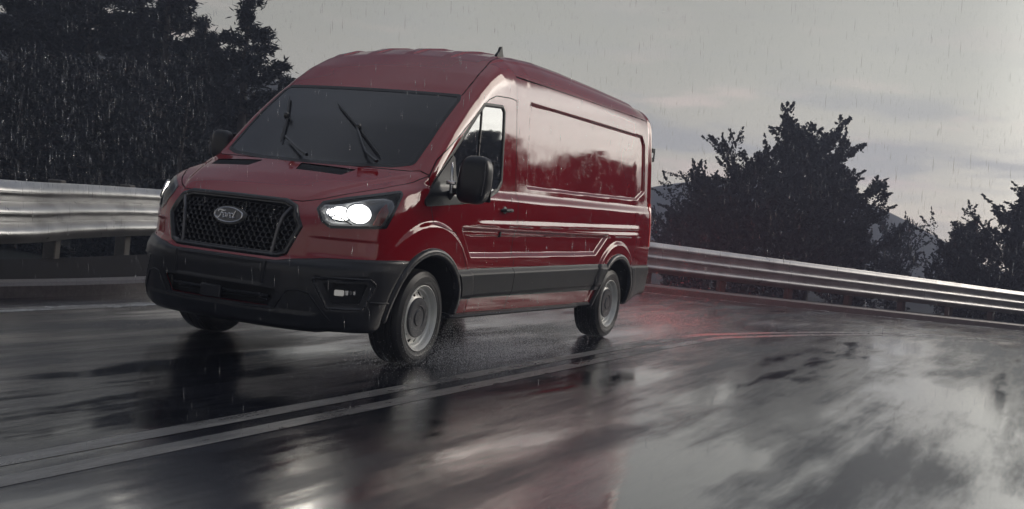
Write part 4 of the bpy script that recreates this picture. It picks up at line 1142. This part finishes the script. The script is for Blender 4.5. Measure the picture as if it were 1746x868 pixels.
# ---- a wood on the other side of the road (it is what the van's flank and the glass mirror)
def wood(name, P0, P1, h0, h1, depth, n, seed):
    r = np.random.default_rng(seed); V = []; L = 0
    t = r.uniform(0, 1, n); hh = (h0+(h1-h0)*t**.5)*(.72+.28*np.abs(np.sin(t*47+seed))*r.uniform(.8, 1, n)+.10*np.sin(t*131))
    z = hh*r.beta(1.3, 1.0, n); dp_ = r.uniform(-.5, .5, n)*depth
    P0, P1 = np.array(P0, float), np.array(P1, float); d = P1-P0; nn = np.array([-d[1], d[0]])/np.linalg.norm(d)
    C = np.column_stack([P0[0]+d[0]*t+nn[0]*dp_, P0[1]+d[1]*t+nn[1]*dp_, z-1.2]); sz = r.uniform(.25, .7, (n, 1))
    a = r.normal(0, 1, (n, 3)); a /= np.linalg.norm(a, axis=1)[:, None]; b = np.cross(a, r.normal(0, 1, (n, 3))); b /= np.linalg.norm(b, axis=1)[:, None]
    V = np.stack([C-a*sz, C+b*sz*.6, C+a*sz, C-b*sz*.6], 1).reshape(-1, 3)
    o = mesh_obj(name, V, np.arange(4*n).reshape(-1, 4), LEAF, smooth=False); return tag(o, 'dark far wood seen only as a reflection in the flank of the van', 'wood', kind='stuff')
wood('far_wood', (-62, 15), (-2, 56), 5.0, 15.5, 8, 80000, 3)
# ---- red lamp of the van lights the wet road behind it
for sg in (1, -1):
    ld = bpy.data.lights.new('tail_glow', 'SPOT'); ld.energy = 320; ld.color = (1, .08, .06); ld.spot_size = rad(120); ld.spot_blend = .9; ld.shadow_soft_size = .9
    lo = bpy.data.objects.new('tail_glow', ld); scene.collection.objects.link(lo); lo.location = (-4.95, sg*.93, 1.1); lo.rotation_euler = Vector((1, -.15*sg, .55)).to_track_quat('Z', 'Y').to_euler()

for sg in (1, -1):
    ld = bpy.data.lights.new('headlight_beam', 'SPOT'); ld.energy = 3; ld.color = (1, .95, .84); ld.spot_size = rad(110); ld.spot_blend = 1.; ld.shadow_soft_size = .07
    lo = bpy.data.objects.new('headlight_beam', ld); scene.collection.objects.link(lo); lo.location = (.93, sg*.76, 1.05); lo.rotation_euler = Vector((-1, -.12*sg, .04)).to_track_quat('Z', 'Y').to_euler()

# ================================================================== RAIN
def drops(name, n, seed, box, r0, l0, m, lab):
    r = np.random.default_rng(seed); C = box(r, n)
    l = r.uniform(*l0, n); w = r.uniform(*r0, n); tilt = np.array([-.10, .03, -1.]); tilt /= np.linalg.norm(tilt)
    e1 = np.cross(tilt, [1, 0, 0]); e1 /= np.linalg.norm(e1); e2 = np.cross(tilt, e1)
    V = np.stack([C-tilt*l[:, None]*.5]+[C+tilt*(l*.1)[:, None]+(e1*math.cos(k*2.0944)+e2*math.sin(k*2.0944))*w[:, None] for k in range(3)]+[C+tilt*l[:, None]*.5], 1).reshape(-1, 3)
    b = np.arange(n)[:, None]*5
    F = np.concatenate([b+np.array([f]) for f in ((0, 1, 2), (0, 2, 3), (0, 3, 1), (4, 2, 1), (4, 3, 2), (4, 1, 3))])
    return tag(mesh_obj(name, V, F, m), lab, 'rain', kind='stuff')
WATER = bpy.data.materials.new('rain_water'); WATER.use_nodes = True; t = WATER.node_tree; t.nodes.clear()
tr_ = t.nodes.new('ShaderNodeBsdfTransparent'); gl_ = t.nodes.new('ShaderNodeBsdfGlass'); gl_.inputs['IOR'].default_value = 1.33; gl_.inputs['Roughness'].default_value = .1
df_ = t.nodes.new('ShaderNodeBsdfDiffuse'); df_.inputs[0].default_value = (.8, .8, .8, 1)
mx1 = t.nodes.new('ShaderNodeMixShader'); mx1.inputs[0].default_value = .35; t.links.new(gl_.outputs[0], mx1.inputs[1]); t.links.new(df_.outputs[0], mx1.inputs[2])
mx2 = t.nodes.new('ShaderNodeMixShader'); mx2.inputs[0].default_value = .4; t.links.new(tr_.outputs[0], mx2.inputs[1]); t.links.new(mx1.outputs[0], mx2.inputs[2])
mo = t.nodes.new('ShaderNodeOutputMaterial'); t.links.new(mx2.outputs[0], mo.inputs[0])
SPRAYM = bpy.data.materials.new('spray_water'); SPRAYM.use_nodes = True; t = SPRAYM.node_tree; t.nodes.clear()
tr_ = t.nodes.new('ShaderNodeBsdfTransparent'); df_ = t.nodes.new('ShaderNodeBsdfDiffuse'); df_.inputs[0].default_value = (.85, .85, .87, 1); mx2 = t.nodes.new('ShaderNodeMixShader'); mx2.inputs[0].default_value = .55
t.links.new(tr_.outputs[0], mx2.inputs[1]); t.links.new(df_.outputs[0], mx2.inputs[2]); mo = t.nodes.new('ShaderNodeOutputMaterial'); t.links.new(mx2.outputs[0], mo.inputs[0])
def frustum(d0, d1, u0=-150, u1=1900, v0=-100, v1=950):
    def f(r, n):
        d = (r.uniform(d0**2.2, d1**2.2, n))**(1/2.2); u = r.uniform(u0, u1, n); v = r.uniform(v0, v1, n)
        L = np.stack([(u-873)/1959.83*d, -(v-434)/1959.83*d, -d], 1); C = CP+L @ CM
        return C
    return f
def keep_air(fn):
    def f(r, n):
        C = fn(r, n*2); ok = (C[:, 2] > .06) & ~((np.abs(C[:, 1]) < 1.1) & (C[:, 0] < 1.2) & (C[:, 0] > -5) & (C[:, 2] < 2.6)); return C[ok][:n]
    return f
def dr(name, n, seed, fn, r0, l0, lab):
    r = np.random.default_rng(seed); C = np.concatenate([keep_air(fn)(r, n), keep_air(frustum(4.5, 15, -20, 360, 90, 330))(r, 1900)])
    return drops(name, len(C), seed+1, lambda r_, n_: C, r0, l0, WATER, lab)
dr('rain', 9500, 21, frustum(4.2, 18), (.0008, .0014), (.02, .075), 'fine rain falling through the whole scene')
def spray_box(cx, cy, ax, ay, h):
    def f(r, n):
        a = r.normal(0, 1, (n, 3)); return np.column_stack([cx+a[:, 0]*ax, cy+a[:, 1]*ay, np.abs(a[:, 2])*h*r.uniform(.2, 1, n)+.01])
    return f
def spots_(name, n, seed, fn, w, lab):
    r = np.random.default_rng(seed); C = fn(r, n); l = r.uniform(.4, 1.3, n)*w
    V = np.stack([C+np.array(v)*l[:, None] for v in ((1, 0, 0), (-.5, .87, 0), (-.5, -.87, 0), (0, 0, 1.2), (0, 0, -1.2))], 1).reshape(-1, 3); b = np.arange(n)[:, None]*5
    F = np.concatenate([b+np.array([f_]) for f_ in ((0, 1, 3), (1, 2, 3), (2, 0, 3), (1, 0, 4), (2, 1, 4), (0, 2, 4))])
    return tag(mesh_obj(name, V, F, SPRAYM, smooth=False), lab, 'spray', kind='stuff')
spots_('spray', 20000, 31, spray_box(-1.0, 1.02, .65, .20, .18), .0022, 'spray thrown up behind the front wheel nearest the road line')
spots_('spray', 26000, 32, spray_box(-4.8, .7, .9, .6, .28), .0021, 'spray thrown up behind the rear wheel')
spots_('spray', 9000, 33, spray_box(-.6, -1.1, .8, .3, .15), .0015, 'spray thrown up by the front wheel on the far side')

# ================================================================== HAZE
Vb = [(a, b, c) for a in (-192, 122) for b in (-162, 162) for c in (-8, 17)]
Fb = [(0, 1, 3, 2), (4, 6, 7, 5), (0, 4, 5, 1), (2, 3, 7, 6), (0, 2, 6, 4), (1, 5, 7, 3)]
HZ = bpy.data.materials.new('wet_air'); HZ.use_nodes = True; t = HZ.node_tree; t.nodes.clear()
pv = t.nodes.new('ShaderNodeVolumePrincipled'); pv.inputs['Color'].default_value = (.68, .75, .98, 1); pv.inputs['Density'].default_value = HAZE_D; pv.inputs['Anisotropy'].default_value = .2
ho = t.nodes.new('ShaderNodeOutputMaterial'); t.links.new(pv.outputs[0], ho.inputs['Volume'])
if HAZE_D > 0:
    hz = mesh_obj('haze', Vb, Fb, HZ, smooth=False); tag(hz, kind='stuff')
